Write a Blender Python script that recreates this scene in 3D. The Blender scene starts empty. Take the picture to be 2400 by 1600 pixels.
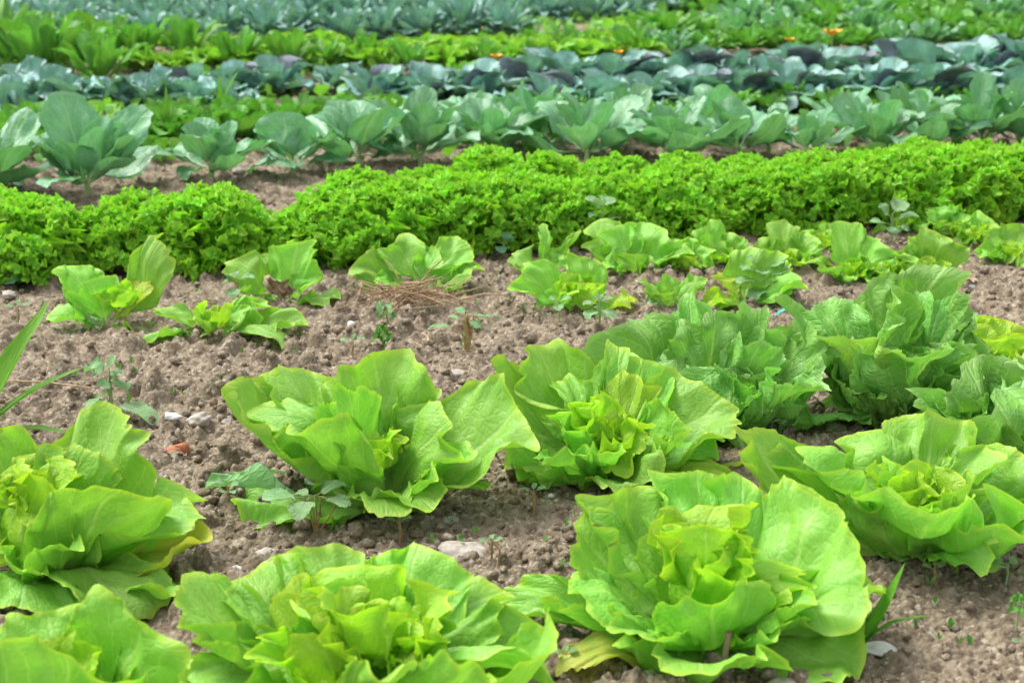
import bpy, math, random
import numpy as np
from mathutils import Vector

# ------------------------------------------------------------------ camera, world, sun, exposure
scene = bpy.context.scene
C = bpy.data.collections.new('vegetable_field'); scene.collection.children.link(C)
PITCH = math.radians(17.0); CAM_H = 0.80; FPX = 50 / 36 * 2400
cam_d = bpy.data.cameras.new('camera'); cam = bpy.data.objects.new('camera', cam_d); C.objects.link(cam)
cam.location = (0, 0, CAM_H); cam.rotation_euler = (math.pi / 2 - PITCH, 0, 0)
cam_d.lens = 50; cam_d.sensor_width = 36; cam_d.clip_start = .05; cam_d.clip_end = 800
cam_d.dof.use_dof = True; cam_d.dof.focus_distance = 2.15; cam_d.dof.aperture_fstop = 7.2
scene.camera = cam
SUN_EL, SUN_AZ = math.radians(58), math.radians(-60)      # azimuth from +Y (away from the camera) towards +X
w = bpy.data.worlds.new('World'); scene.world = w; w.use_nodes = True
nt = w.node_tree; bg = nt.nodes['Background']
sky = nt.nodes.new('ShaderNodeTexSky'); sky.sky_type = 'NISHITA'; sky.sun_disc = False
sky.sun_elevation = SUN_EL; sky.sun_rotation = SUN_AZ; sky.dust_density = 4.0; sky.ozone_density = 1.0
hs = nt.nodes.new('ShaderNodeHueSaturation'); hs.inputs['Saturation'].default_value = .2
nt.links.new(sky.outputs[0], hs.inputs['Color']); nt.links.new(hs.outputs[0], bg.inputs[0]); bg.inputs[1].default_value = .15
sd = bpy.data.lights.new('sun', 'SUN'); sun = bpy.data.objects.new('sun', sd); C.objects.link(sun)
sd.energy = 1.15; sd.angle = math.radians(22); sd.color = (1, .965, .9)
sdir = Vector((math.sin(SUN_AZ) * math.cos(SUN_EL), math.cos(SUN_AZ) * math.cos(SUN_EL), math.sin(SUN_EL)))
sun.rotation_euler = sdir.to_track_quat('Z', 'Y').to_euler()
vs = scene.view_settings; vs.view_transform = 'Standard'; vs.look = 'None'; vs.gamma = 1; vs.exposure = 1.17
scene.cycles.max_bounces = 8; scene.cycles.transmission_bounces = 4; scene.cycles.diffuse_bounces = 4

# ------------------------------------------------------------------ picture pixel -> world
sp, cp = math.sin(PITCH), math.cos(PITCH)
def ray(px, py):
    u, v = (px - 1200) / FPX, (800 - py) / FPX
    return np.array([u, cp + v * sp, -sp + v * cp])
def at(px, py):
    d = ray(px, py); k = -CAM_H / d[2]
    return np.array([d[0] * k, d[1] * k, 0.0])
def at_y(px, py, y):
    d = ray(px, py); k = y / d[1]
    return np.array([d[0] * k, y, CAM_H + d[2] * k])
def scale_at(y, z=0.0):                      # picture pixels per metre
    return FPX / (y * cp + (CAM_H - z) * sp)

# ------------------------------------------------------------------ noise
def hash2(ix, iy, s):
    h = (ix.astype(np.int64) * 374761393 + iy.astype(np.int64) * 668265263 + s * 1274126177) & 0xffffffff
    h = ((h ^ (h >> 13)) * 1274126177) & 0xffffffff
    h = (h ^ (h >> 16)) & 0xffffff
    return h / float(0xffffff)
def vnoise(x, y, s=0):
    ix, iy = np.floor(x), np.floor(y); fx, fy = x - ix, y - iy
    fx = fx * fx * (3 - 2 * fx); fy = fy * fy * (3 - 2 * fy)
    a, b = hash2(ix, iy, s), hash2(ix + 1, iy, s); c, d = hash2(ix, iy + 1, s), hash2(ix + 1, iy + 1, s)
    return (a + (b - a) * fx) * (1 - fy) + (c + (d - c) * fx) * fy
def fbm(x, y, s=0, o=4):
    r, a, t = 0, 1, 0
    for i in range(o):
        r = r + a * (vnoise(x * 2 ** i + 17 * i, y * 2 ** i - 9 * i, s + i) - .5); t += a; a *= .5
    return r / t * 2
def crumbs(x, y, cell, s, dens=.8, rmin=.3, rmax=.75, flat=.8):      # hemispherical clods on a jittered grid
    gx, gy = x / cell, y / cell; ix, iy = np.floor(gx), np.floor(gy); out = np.zeros_like(x)
    for dx in (-1, 0, 1):
        for dy in (-1, 0, 1):
            jx, jy = ix + dx, iy + dy
            px, py = jx + hash2(jx, jy, s), jy + hash2(jx, jy, s + 1)
            r = rmin + (rmax - rmin) * hash2(jx, jy, s + 2) ** 2
            r = np.where(hash2(jx, jy, s + 3) < dens, r, .01)
            an = hash2(jx, jy, s + 4) * 3.14; ex = 1 + .5 * hash2(jx, jy, s + 5)
            qx, qy = gx - px, gy - py
            rx = (qx * np.cos(an) + qy * np.sin(an)) * ex; ry = -qx * np.sin(an) + qy * np.cos(an)
            out = np.maximum(out, np.sqrt(np.maximum(r * r - rx * rx - ry * ry, 0)))
    return out * cell * flat
def base_height(x, y):                       # the gentle swell of the beds
    x = np.asarray(x, float); y = np.asarray(y, float)
    return .012 * fbm(x * 2.2, y * 2.2, 5, 2) + .02 * fbm(x * .5, y * .5, 9, 2) - .004

# ------------------------------------------------------------------ meshes
def new_mesh(name, V, F, mats, uv=None, col=None, smooth=True, mi=None):
    V = np.asarray(V, np.float32); me = bpy.data.meshes.new(name)
    me.vertices.add(len(V)); me.vertices.foreach_set('co', V.ravel())
    if isinstance(F, np.ndarray):
        n, k = F.shape; loops = F.ravel().astype(np.int32)
        starts = np.arange(0, n * k, k, dtype=np.int32)
    else:
        loops = np.array([i for f in F for i in f], np.int32); n = len(F)
        lens = np.array([len(f) for f in F]); starts = np.concatenate([[0], np.cumsum(lens)[:-1]]).astype(np.int32)
    me.loops.add(len(loops)); me.loops.foreach_set('vertex_index', loops)
    me.polygons.add(n); me.polygons.foreach_set('loop_start', starts)
    if mi is not None: me.polygons.foreach_set('material_index', np.asarray(mi, np.int32))
    me.update(calc_edges=True)
    if smooth: me.polygons.foreach_set('use_smooth', np.ones(n, bool))
    if uv is not None:
        l = me.uv_layers.new(name='UVMap'); l.data.foreach_set('uv', np.asarray(uv, np.float32)[loops].ravel())
    if col is not None:
        a = me.color_attributes.new('leafdata', 'FLOAT_COLOR', 'POINT'); a.data.foreach_set('color', np.asarray(col, np.float32).ravel())
    for m in (mats if isinstance(mats, (list, tuple)) else [mats]): me.materials.append(m)
    return me
def obj(name, me, parent=None, loc=None):
    o = bpy.data.objects.new(name, me); C.objects.link(o)
    if parent is not None: o.parent = parent
    if loc is not None: o.location = loc
    return o
def tag(o, label, cat, group=None, kind=None):
    if label: o['label'] = label
    if cat: o['category'] = cat
    if group: o['group'] = group
    if kind: o['kind'] = kind
    return o
def thing(name, label, cat, loc, group=None):
    o = obj(name, None, None, loc); o.empty_display_size = .05
    return tag(o, label, cat, group)
class Acc:                                    # gathers pieces into one mesh
    def __init__(s): s.V, s.F, s.U, s.K, s.n = [], [], [], [], 0
    def add(s, V, F, U=None, K=None):
        V = np.asarray(V, float); s.V.append(V); s.F.append(np.asarray(F) + s.n); n = len(V)
        s.U.append(np.zeros((n, 2)) if U is None else U); s.K.append(np.tile([.5, .5, .5, 1.], (n, 1)) if K is None else K); s.n += n
    def mesh(s, name, mat): return new_mesh(name, np.vstack(s.V), np.vstack(s.F), mat, np.vstack(s.U), np.vstack(s.K))
def grid_faces(nu, nv, wrap=False):
    i = np.arange(nv - 1)[:, None] * nu + np.arange(nu - 1 + (1 if wrap else 0))[None, :]
    j = (np.arange(nu - 1 + (1 if wrap else 0)) + 1) % nu
    a = np.arange(nv - 1)[:, None] * nu + np.arange(nu - 1 + (1 if wrap else 0))[None, :]
    b = np.arange(nv - 1)[:, None] * nu + j[None, :]
    return np.stack([a, b, b + nu, a + nu], -1).reshape(-1, 4)
def tube(acc, P, R, sides=6, K=None):
    P = np.asarray(P, float); n = len(P); R = np.broadcast_to(R, (n,))
    T = np.gradient(P, axis=0); T /= np.linalg.norm(T, axis=1)[:, None] + 1e-9
    up = np.array([.13, .21, .97]); A = np.cross(T, up); A /= np.linalg.norm(A, axis=1)[:, None] + 1e-9; Bn = np.cross(T, A)
    a = np.linspace(0, 2 * math.pi, sides, endpoint=False)
    V = P[:, None, :] + R[:, None, None] * (np.cos(a)[None, :, None] * A[:, None, :] + np.sin(a)[None, :, None] * Bn[:, None, :])
    U = np.stack(np.meshgrid(np.linspace(-.02, .02, sides), np.linspace(.05, 1, n)), -1).reshape(-1, 2)
    acc.add(V.reshape(-1, 3), grid_faces(sides, n, True), U, None if K is None else np.tile(K, (n * sides, 1)))
def bez(B, M, T, n):
    t = np.linspace(0, 1, n)[:, None]
    return (1 - t) ** 2 * B + 2 * t * (1 - t) * M + t * t * T
def smoothwave(rng, s, k, amp=1.0):           # irregular wave with about k crests over s in -1..1
    r = 0
    for j in range(3):
        f = k * (.62 + .5 * j * rng.uniform(.7, 1.2)); r = r + np.sin(s * f * math.pi + rng.uniform(0, 6.28)) / (1 + .5 * j)
    m = .65 + .35 * np.sin(s * rng.uniform(1.5, 3) * math.pi + rng.uniform(0, 6.28))
    return r * m * amp * .6

def leaf(acc, B, T, W, az, cup=.5, sag=.25, curl=0.0, ruf=1.0, seed=0, teeth=.5, roll=0.0, nu=61, nv=20,
         bulge=.6, blister=1.0, rnd=None, round_=165, freq=(2.6, 6.5, 17), lobes=.1, stalk=0.0, yellow=0.0, fold=0.0, warp=1.0, fan=.21, frill=0.0, jag=1.05, ff=(13, 27)):
    """one broad leaf from base B to tip T, W wide, leaning towards azimuth az (degrees, 0 = +Y, 90 = +X);
    sag > 0 bends the spine into a spoon, < 0 into an arch; cup folds the sides inwards."""
    rng = np.random.RandomState(seed * 7919 % 100003 + 13)
    B = np.asarray(B, float); T = np.asarray(T, float); a = math.radians(az)
    out = np.array([math.sin(a), math.cos(a), 0.]); up = np.array([0, 0, 1.])
    ch = T - B; L0 = np.linalg.norm(ch)
    lat = np.array([math.cos(a), -math.sin(a), 0.]); d = ch / L0; lat -= d * lat.dot(d); lat /= np.linalg.norm(lat)
    nrm = np.cross(lat, d)
    if nrm.dot(up * .6 - out) < 0: nrm = -nrm
    if roll:
        r = math.radians(roll); lat, nrm = lat * math.cos(r) + nrm * math.sin(r), nrm * math.cos(r) - lat * math.sin(r)
    M = B + ch * .5 - nrm * sag * L0
    n = 40; P = bez(B, M, T, n); seg = np.linalg.norm(np.diff(P, axis=0), axis=1); S = np.concatenate([[0], np.cumsum(seg)]); L = S[-1]
    s = np.linspace(-1, 1, nu); t = np.linspace(0, 1, nv) ** .85
    phi = s * math.radians(round_); edge = 1 + lobes * smoothwave(rng, s, 2.4) + lobes * .5 * smoothwave(rng, s, 7)
    tf = 26; saw = np.abs(((s * tf + .6 * np.sin(s * 7 + seed)) % 1) - .5) * 2
    edge = edge + teeth * .03 * (saw - .5) + teeth * .04 * smoothwave(rng, s, 15)
    wb = s + .06 * smoothwave(rng, s, 3); am = .5 + .5 * smoothwave(rng, s, 4)
    edge = edge + jag * np.clip(am, 0, 1.2) * (.11 * (1 - np.abs(np.sin(wb * 3.1 * math.pi + seed))) ** 1.4 + .06 * (1 - np.abs(np.sin(wb * 7.3 * math.pi + seed * 2))) ** 1.3)
    yc, hl = .56 + stalk * .2, .44 - stalk * .2
    sf = np.sin(phi); Cx = W / 2 * np.sign(sf) * np.abs(sf) ** .8 * (1 + fan * np.cos(phi)) * edge; cf = np.cos(phi); Cy = L * (yc + hl * np.sign(cf) * np.abs(cf) ** .82 * edge)
    pw = min(.26 * W, .3 * L) * (1 - .7 * stalk)
    Bx = pw * s * .8; By = 0 * s
    X = Bx[None] * (1 - t[:, None]) + Cx[None] * t[:, None]
    # lines bow so that the stalk stays narrow and the blade spreads above it
    Y = By[None] * (1 - t[:, None]) + Cy[None] * t[:, None]
    if stalk: X = X * np.clip((Y / L - stalk * .35) / (.25), .14, 1)
    tt = np.broadcast_to(t[:, None], X.shape); ss = np.broadcast_to(s[None], X.shape)
    A = ruf * W
    sw = ss + .10 * tt * smoothwave(rng, tt * 2 - 1, 1.5)
    w1 = smoothwave(rng, sw, freq[0]); w2 = smoothwave(rng, sw, freq[1]); w3 = smoothwave(rng, sw, freq[2])
    N = A * (.19 * tt ** 1.6 * w1 + .19 * tt ** 3.6 * w2 + .055 * tt ** 10 * w3)
    if frill:
        f1, f2 = smoothwave(rng, ss + .03 * tt, ff[0]), smoothwave(rng, ss, ff[1]); g1, g2 = smoothwave(rng, ss, ff[0] * 1.07), smoothwave(rng, ss, ff[1] * .93)
        N = N + frill * W * (.11 * tt ** 2.2 * f1 + .07 * tt ** 5 * f2); X = X + frill * W * .035 * tt ** 3 * g1; Y = Y + frill * W * (.035 * tt ** 3 * g2)
    xn, yn = X / W, Y / L
    N = N + warp * .15 * W * fbm(xn * 2.6 + seed, yn * 2.6, seed % 97, 2) * np.minimum(tt * 3, 1)
    N = N + blister * .020 * W * fbm(xn * 8 + seed, yn * 8, seed % 89 + 3, 2) * np.minimum(tt * 3, 1)
    bend = rng.uniform(-.16, .16) * warp; X = X + bend * L * (Y / L) ** 2
    Xr = X + A * .07 * tt ** 3 * smoothwave(rng, ss, freq[1] * .9) * np.cos(phi)[None]
    Yr = Y + A * .07 * tt ** 3 * smoothwave(rng, ss, freq[1] * 1.1) * np.abs(np.sin(phi))[None]
    # keel along the midrib
    N = N - .022 * W * np.exp(-(xn / .06) ** 2) * (1 - yn) * np.minimum(yn * 4, 1)
    cupv = cup * (1 + .4 * smoothwave(rng, yn[:, :] * 2 - 1, 1.0) * .5)
    k = cupv / (W / 2); ang = k * Xr
    with np.errstate(divide='ignore', invalid='ignore'):
        Xc = np.where(np.abs(k) > 1e-4, np.sin(ang) / k, Xr); Nc = np.where(np.abs(k) > 1e-4, (1 - np.cos(ang)) / k, 0)
    lx, lz = Xc - N * np.sin(ang), Nc + N * np.cos(ang)
    f = np.clip(Yr / L, 0, 1.25)
    lz = lz - curl * L * np.clip((f - .55) / .45, 0, 1.3) ** 2 * .5
    yy = Yr - abs(curl) * L * .25 * np.clip((f - .55) / .45, 0, 1.3) ** 2
    q = np.clip(yy, 0, L); PX = np.stack([np.interp(q, S, P[:, i]) for i in range(3)], -1)
    Tn = np.gradient(P, axis=0); Tn /= np.linalg.norm(Tn, axis=1)[:, None]
    TX = np.stack([np.interp(q, S, Tn[:, i]) for i in range(3)], -1); TX /= np.linalg.norm(TX, axis=-1)[..., None]
    NX = np.cross(np.broadcast_to(lat, TX.shape), TX); NX *= np.sign((NX * nrm).sum(-1))[..., None]
    V = PX + TX * (yy - q)[..., None] + lat * lx[..., None] + NX * lz[..., None]
    U = np.stack([(X - bend * L * (Y / L) ** 2) / (W / 2), Y / L], -1).reshape(-1, 2)
    rv = rng.rand() if rnd is None else rnd
    K = np.stack([tt ** 1.0, np.clip(Y / L, 0, 1), np.full_like(X, rv), np.full_like(X, yellow)], -1).reshape(-1, 4)
    acc.add(V.reshape(-1, 3), grid_faces(nu, nv), U, K)

# ------------------------------------------------------------------ materials
def mat(name):
    m = bpy.data.materials.new(name); m.use_nodes = True; m.node_tree.nodes.clear(); return m, m.node_tree.nodes, m.node_tree.links
class NB:                                     # small node-building helper
    def __init__(s, m): s.N, s.L = m.node_tree.nodes, m.node_tree.links
    def val(s, sock, v):
        if isinstance(v, bpy.types.NodeSocket): s.L.new(v, sock)
        elif isinstance(v, (tuple, list)) and len(v) == 3 and sock.type == 'RGBA': sock.default_value = (*v, 1)
        else: sock.default_value = v
    def math(s, op, a, b=0.0, c=0.0, clamp=False):
        n = s.N.new('ShaderNodeMath'); n.operation = op; n.use_clamp = clamp
        s.val(n.inputs[0], a); s.val(n.inputs[1], b); s.val(n.inputs[2], c); return n.outputs[0]
    def mix(s, f, a, b, mode='MIX'):
        n = s.N.new('ShaderNodeMix'); n.data_type = 'RGBA'; n.blend_type = mode
        s.val(n.inputs[0], f); s.val(n.inputs[6], a); s.val(n.inputs[7], b); return n.outputs[2]
    def noise(s, vec, scale, detail=3, rough=.5):
        n = s.N.new('ShaderNodeTexNoise'); n.inputs['Scale'].default_value = scale; n.inputs['Detail'].default_value = detail
        n.inputs['Roughness'].default_value = rough
        if vec is not None: s.L.new(vec, n.inputs['Vector'])
        return n.outputs[0], n.outputs[1]
    def ramp(s, x, lo, hi, a=0.0, b=1.0):
        n = s.N.new('ShaderNodeMapRange'); n.interpolation_type = 'SMOOTHSTEP'
        s.val(n.inputs[0], x); n.inputs[1].default_value = lo; n.inputs[2].default_value = hi; n.inputs[3].default_value = a; n.inputs[4].default_value = b
        return n.outputs[0]
def leaf_material(name, col, pale, deep, vein, veinstr=.5, rough=.42, transl=.35, nsec=6.0, rise=.55, waxy=0.0, blotch=.35,
                  edge=None, bump=.5, drops=0.0, ribbase=1.0, netscale=9.0, yellowcol=(.55, .52, .08), spec=.42, brown=1.0):
    m, _, _ = mat(name); b = NB(m); N = b.N; L = b.L
    uvn = N.new('ShaderNodeUVMap'); uvn.uv_map = 'UVMap'; at_ = N.new('ShaderNodeAttribute'); at_.attribute_name = 'leafdata'
    sepc = N.new('ShaderNodeSeparateColor'); L.new(at_.outputs['Color'], sepc.inputs[0]); tE, yB, rL = sepc.outputs; yel = at_.outputs['Alpha']
    oi = N.new('ShaderNodeObjectInfo'); rnd = b.math('FRACT', b.math('ADD', oi.outputs['Random'], rL))
    tc = N.new('ShaderNodeTexCoord'); obv = tc.outputs['Object']
    off = N.new('ShaderNodeCombineXYZ'); b.val(off.inputs[0], b.math('MULTIPLY', rnd, 37.0)); b.val(off.inputs[1], b.math('MULTIPLY', rnd, 11.0))
    uvo = N.new('ShaderNodeVectorMath'); uvo.operation = 'ADD'; uvs = N.new('ShaderNodeVectorMath'); uvs.operation = 'MULTIPLY'; L.new(uvn.outputs[0], uvs.inputs[0]); uvs.inputs[1].default_value = (1, 2.1, 1)
    L.new(uvs.outputs[0], uvo.inputs[0]); L.new(off.outputs[0], uvo.inputs[1]); uvo = uvo.outputs[0]
    nf, nc = b.noise(uvo, 2.2, 2)
    sx = N.new('ShaderNodeSeparateXYZ'); L.new(uvn.outputs[0], sx.inputs[0]); x, y = sx.outputs[0], sx.outputs[1]
    ax = b.math('ABSOLUTE', x); wob = b.math('MULTIPLY', b.math('SUBTRACT', nf, .5), .22)
    # side veins leave the midrib and rise towards the margin
    side = b.math('MULTIPLY', b.math('GREATER_THAN', x, 0.0), .5)
    v = b.math('SUBTRACT', b.math('ADD', y, wob), b.math('MULTIPLY', b.math('POWER', ax, .8), rise))
    fr = b.math('FRACT', b.math('ADD', b.math('MULTIPLY', v, nsec), side)); dist = b.math('ABSOLUTE', b.math('SUBTRACT', fr, .5))
    sec = b.ramp(dist, .045, .015 , 0, 1); 
    secw = b.ramp(dist, .5, .0, 0, 1)
    mid = b.ramp(b.math('ADD', ax, b.math('MULTIPLY', b.math('SUBTRACT', nf, .5), .03)), .05, .012); midw = b.ramp(b.math('SUBTRACT', ax, b.math('MULTIPLY', b.math('SUBTRACT', 1.0, y), .035)), .05, .0)
    vo = N.new('ShaderNodeTexVoronoi'); vo.feature = 'DISTANCE_TO_EDGE'; vo.inputs['Scale'].default_value = netscale
    dis = N.new('ShaderNodeMix'); dis.data_type = 'VECTOR'; dis.inputs[0].default_value = .12; L.new(uvo, dis.inputs[4]); L.new(nc, dis.inputs[5]); L.new(dis.outputs[1], vo.inputs['Vector'])
    net = b.ramp(vo.outputs['Distance'], .05, .0)
    veins = b.math('MAXIMUM', b.math('MULTIPLY', sec, .9), b.math('MULTIPLY', net, .32)); veins = b.math('MAXIMUM', veins, midw)
    veins = b.math('MULTIPLY', veins, b.ramp(tE, 1.0, .86)) 
    # colours
    n2, _ = b.noise(uvo, 1.6, 3); n3, _ = b.noise(uvo, 14, 3, .6)
    c = b.mix(b.ramp(n2, .35, .68), deep, col)
    c = b.mix(b.math('MULTIPLY', b.ramp(n3, .4, .75), blotch * .5), c, pale)
    c = b.mix(b.math('MULTIPLY', b.ramp(yB, .35, .0), .75 * ribbase), c, vein)
    if edge: c = b.mix(b.ramp(tE, .93, 1.0, 0, .75), c, edge)
    c = b.mix(b.math('MULTIPLY', veins, veinstr), c, vein)
    hsv = N.new('ShaderNodeHueSaturation'); L.new(c, hsv.inputs['Color']); b.val(hsv.inputs['Hue'], b.math('ADD', .492, b.math('MULTIPLY', rnd, .018)))
    b.val(hsv.inputs['Value'], b.math('ADD', .86, b.math('MULTIPLY', rnd, .3))); c = hsv.outputs[0]
    yn_, _ = b.noise(uvo, 3.5, 3)
    ym = b.math('MULTIPLY', b.math('MULTIPLY', yel, 1.0), b.ramp(b.math('ADD', yn_, b.math('MULTIPLY', tE, .35)), .45, .85)); 
    c = b.mix(ym, c, yellowcol)
    eb = b.math('MULTIPLY', b.ramp(tE, .95, 1.0), b.ramp(yn_, .66, .70)); c = b.mix(b.math('MULTIPLY', eb, .75 * brown), c, (.16, .09, .03))
    if waxy:
        wx, _ = b.noise(uvo, 5, 4, .65); c = b.mix(b.math('MULTIPLY', b.ramp(wx, .3, .75), waxy), c, (.30, .42, .38))
    # insect spots
    sn, _ = b.noise(uvo, 7, 1); vv = N.new('ShaderNodeTexVoronoi'); vv.inputs['Scale'].default_value = 5.0; L.new(uvo, vv.inputs['Vector'])
    spot = b.math('MULTIPLY', b.ramp(vv.outputs['Distance'], .045, .03), b.ramp(sn, .62, .66)); c = b.mix(b.math('MULTIPLY', spot, .6), c, (.12, .09, .03))
    # relief
    h = b.math('ADD', b.math('MULTIPLY', secw, -.35), b.math('MULTIPLY', b.ramp(vo.outputs['Distance'], 0, .25), .35))
    h = b.math('ADD', h, b.math('MULTIPLY', n3, .25)); h = b.math('SUBTRACT', h, b.math('MULTIPLY', midw, .8))
    if drops:
        dv = N.new('ShaderNodeTexVoronoi'); dv.inputs['Scale'].default_value = 420; L.new(obv, dv.inputs['Vector'])
        dn, _ = b.noise(obv, 22, 2); dm = b.math('MULTIPLY', b.ramp(dv.outputs['Distance'], .42, .2), b.ramp(dn, .5, .62)); h = b.math('ADD', h, b.math('MULTIPLY', dm, drops))
    bp = N.new('ShaderNodeBump'); bp.inputs['Strength'].default_value = bump; bp.inputs['Distance'].default_value = .004; L.new(h, bp.inputs['Height'])
    p = N.new('ShaderNodeBsdfPrincipled'); L.new(c, p.inputs['Base Color']); b.val(p.inputs['Roughness'], b.math('ADD', rough, b.math('MULTIPLY', n3, .12)))
    p.inputs['Specular IOR Level'].default_value = spec; L.new(bp.outputs[0], p.inputs['Normal'])
    tr = N.new('ShaderNodeBsdfTranslucent'); tcx = b.mix(1.0, c, (1.0, 1.12, .55), 'MULTIPLY'); L.new(tcx, tr.inputs[0]); L.new(bp.outputs[0], tr.inputs[1])
    ms = N.new('ShaderNodeMixShader'); ms.inputs[0].default_value = transl; L.new(p.outputs[0], ms.inputs[1]); L.new(tr.outputs[0], ms.inputs[2])
    o = N.new('ShaderNodeOutputMaterial'); L.new(ms.outputs[0], o.inputs[0]); return m
M = {}
M['lettuce'] = leaf_material('butterhead_leaf', (.275, .57, .075), (.42, .68, .21), (.215, .51, .05), (.48, .68, .2), .45, edge=(.46, .68, .07), drops=.8, nsec=4.2, rise=.85, bump=.35)
M['heart'] = leaf_material('lettuce_heart_leaf', (.38, .62, .045), (.46, .69, .13), (.29, .55, .03), (.54, .72, .16), .4, edge=(.56, .72, .04), rough=.45, transl=.42, nsec=4.2, rise=.85, bump=.35)
M['yellow_lettuce'] = leaf_material('yellow_lettuce_leaf', (.46, .70, .07), (.56, .74, .14), (.38, .63, .05), (.5, .67, .18), .4, edge=(.58, .64, .05), rough=.5, transl=.42)
M['dark'] = leaf_material('crisphead_leaf', (.23, .52, .08), (.38, .63, .22), (.16, .42, .05), (.46, .70, .22), .65, edge=(.34, .58, .16), nsec=5, rise=.85, rough=.42, transl=.3, waxy=.1, bump=.55, ribbase=.9)
M['frilly'] = leaf_material('frilly_leaf', (.33, .68, .06), (.46, .76, .15), (.24, .59, .04), (.34, .6, .1), .25, edge=(.46, .74, .03), rough=.5, transl=.38, ribbase=.6)
M['cabbage'] = leaf_material('cabbage_leaf', (.16, .41, .21), (.32, .57, .41), (.10, .32, .12), (.32, .52, .22), .7, edge=(.2, .42, .22), rough=.36, transl=.28, waxy=.12, spec=.75, nsec=4.5, rise=.7, netscale=7, ribbase=.7)
M['bluish'] = leaf_material('blue_cabbage_leaf', (.24, .48, .45), (.42, .65, .63), (.12, .32, .24), (.24, .34, .27), .6, edge=(.17, .28, .24), rough=.38, spec=.7, transl=.18, waxy=.2, nsec=4.5, rise=.7, ribbase=.6)
M['red'] = leaf_material('red_cabbage_leaf', (.13, .13, .21), (.26, .32, .40), (.08, .08, .13), (.2, .15, .24), .6, edge=(.17, .22, .22), rough=.5, transl=.1, waxy=.35, nsec=4.5, rise=.7, ribbase=.6)
M['green'] = leaf_material('leafy_green_leaf', (.17, .42, .065), (.30, .53, .13), (.10, .31, .045), (.22, .38, .1), .5, rough=.45, transl=.3)
M['lime'] = leaf_material('lime_lettuce_leaf', (.26, .54, .06), (.38, .64, .14), (.18, .44, .04), (.45, .66, .18), .3, edge=(.42, .66, .06), rough=.5, transl=.4)
M['weed'] = leaf_material('weed_leaf', (.30, .50, .22), (.44, .62, .36), (.20, .40, .14), (.3, .44, .22), .5, rough=.5, transl=.3, waxy=.2)
M['blade'] = leaf_material('grass_blade', (.19, .46, .05), (.3, .56, .1), (.13, .36, .03), (.2, .4, .07), .3, rough=.4, transl=.35)

def simple_mat(name, c1, c2, scale=60, rough=.8, bump=.3, spec=.3):
    m, _, _ = mat(name); b = NB(m); N = b.N; L = b.L; tc = N.new('ShaderNodeTexCoord'); oi = N.new('ShaderNodeObjectInfo')
    n, _ = b.noise(tc.outputs['Object'], scale, 4, .6); c = b.mix(b.ramp(n, .35, .65), c1, c2)
    hsv = N.new('ShaderNodeHueSaturation'); L.new(c, hsv.inputs['Color']); b.val(hsv.inputs['Value'], b.math('ADD', .85, b.math('MULTIPLY', oi.outputs['Random'], .3)))
    bp = N.new('ShaderNodeBump'); bp.inputs['Strength'].default_value = bump; bp.inputs['Distance'].default_value = .004; L.new(n, bp.inputs['Height'])
    p = N.new('ShaderNodeBsdfPrincipled'); L.new(hsv.outputs[0], p.inputs['Base Color']); p.inputs['Roughness'].default_value = rough
    p.inputs['Specular IOR Level'].default_value = spec; L.new(bp.outputs[0], p.inputs['Normal'])
    o = N.new('ShaderNodeOutputMaterial'); L.new(p.outputs[0], o.inputs[0]); return m
M['stone'] = simple_mat('field_stone', (.30, .26, .22), (.42, .38, .33), 90)
M['pale_stone'] = simple_mat('pale_pebble', (.55, .54, .52), (.66, .65, .62), 80, .6)
M['straw'] = simple_mat('dry_straw', (.28, .18, .10), (.45, .33, .2), 200)
M['stem'] = simple_mat('red_stem', (.36, .15, .08), (.32, .34, .12), 120, .5)
M['gstem'] = simple_mat('green_stem', (.24, .36, .12), (.3, .42, .2), 120, .5)
M['deadleaf'] = simple_mat('dead_leaf', (.42, .13, .05), (.25, .09, .04), 150, .6)
M['rotten'] = simple_mat('rotten_leaf', (.50, .42, .27), (.20, .12, .07), 70, .7)
M['teal'] = simple_mat('teal_plastic', (.02, .3, .24), (.03, .36, .3), 30, .35, .1, .5)
M['flower'] = simple_mat('orange_petal', (.85, .33, .02), (.9, .5, .03), 60, .5)
M['wood'] = simple_mat('weathered_wood', (.38, .26, .18), (.3, .2, .13), 60, .8)

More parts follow.
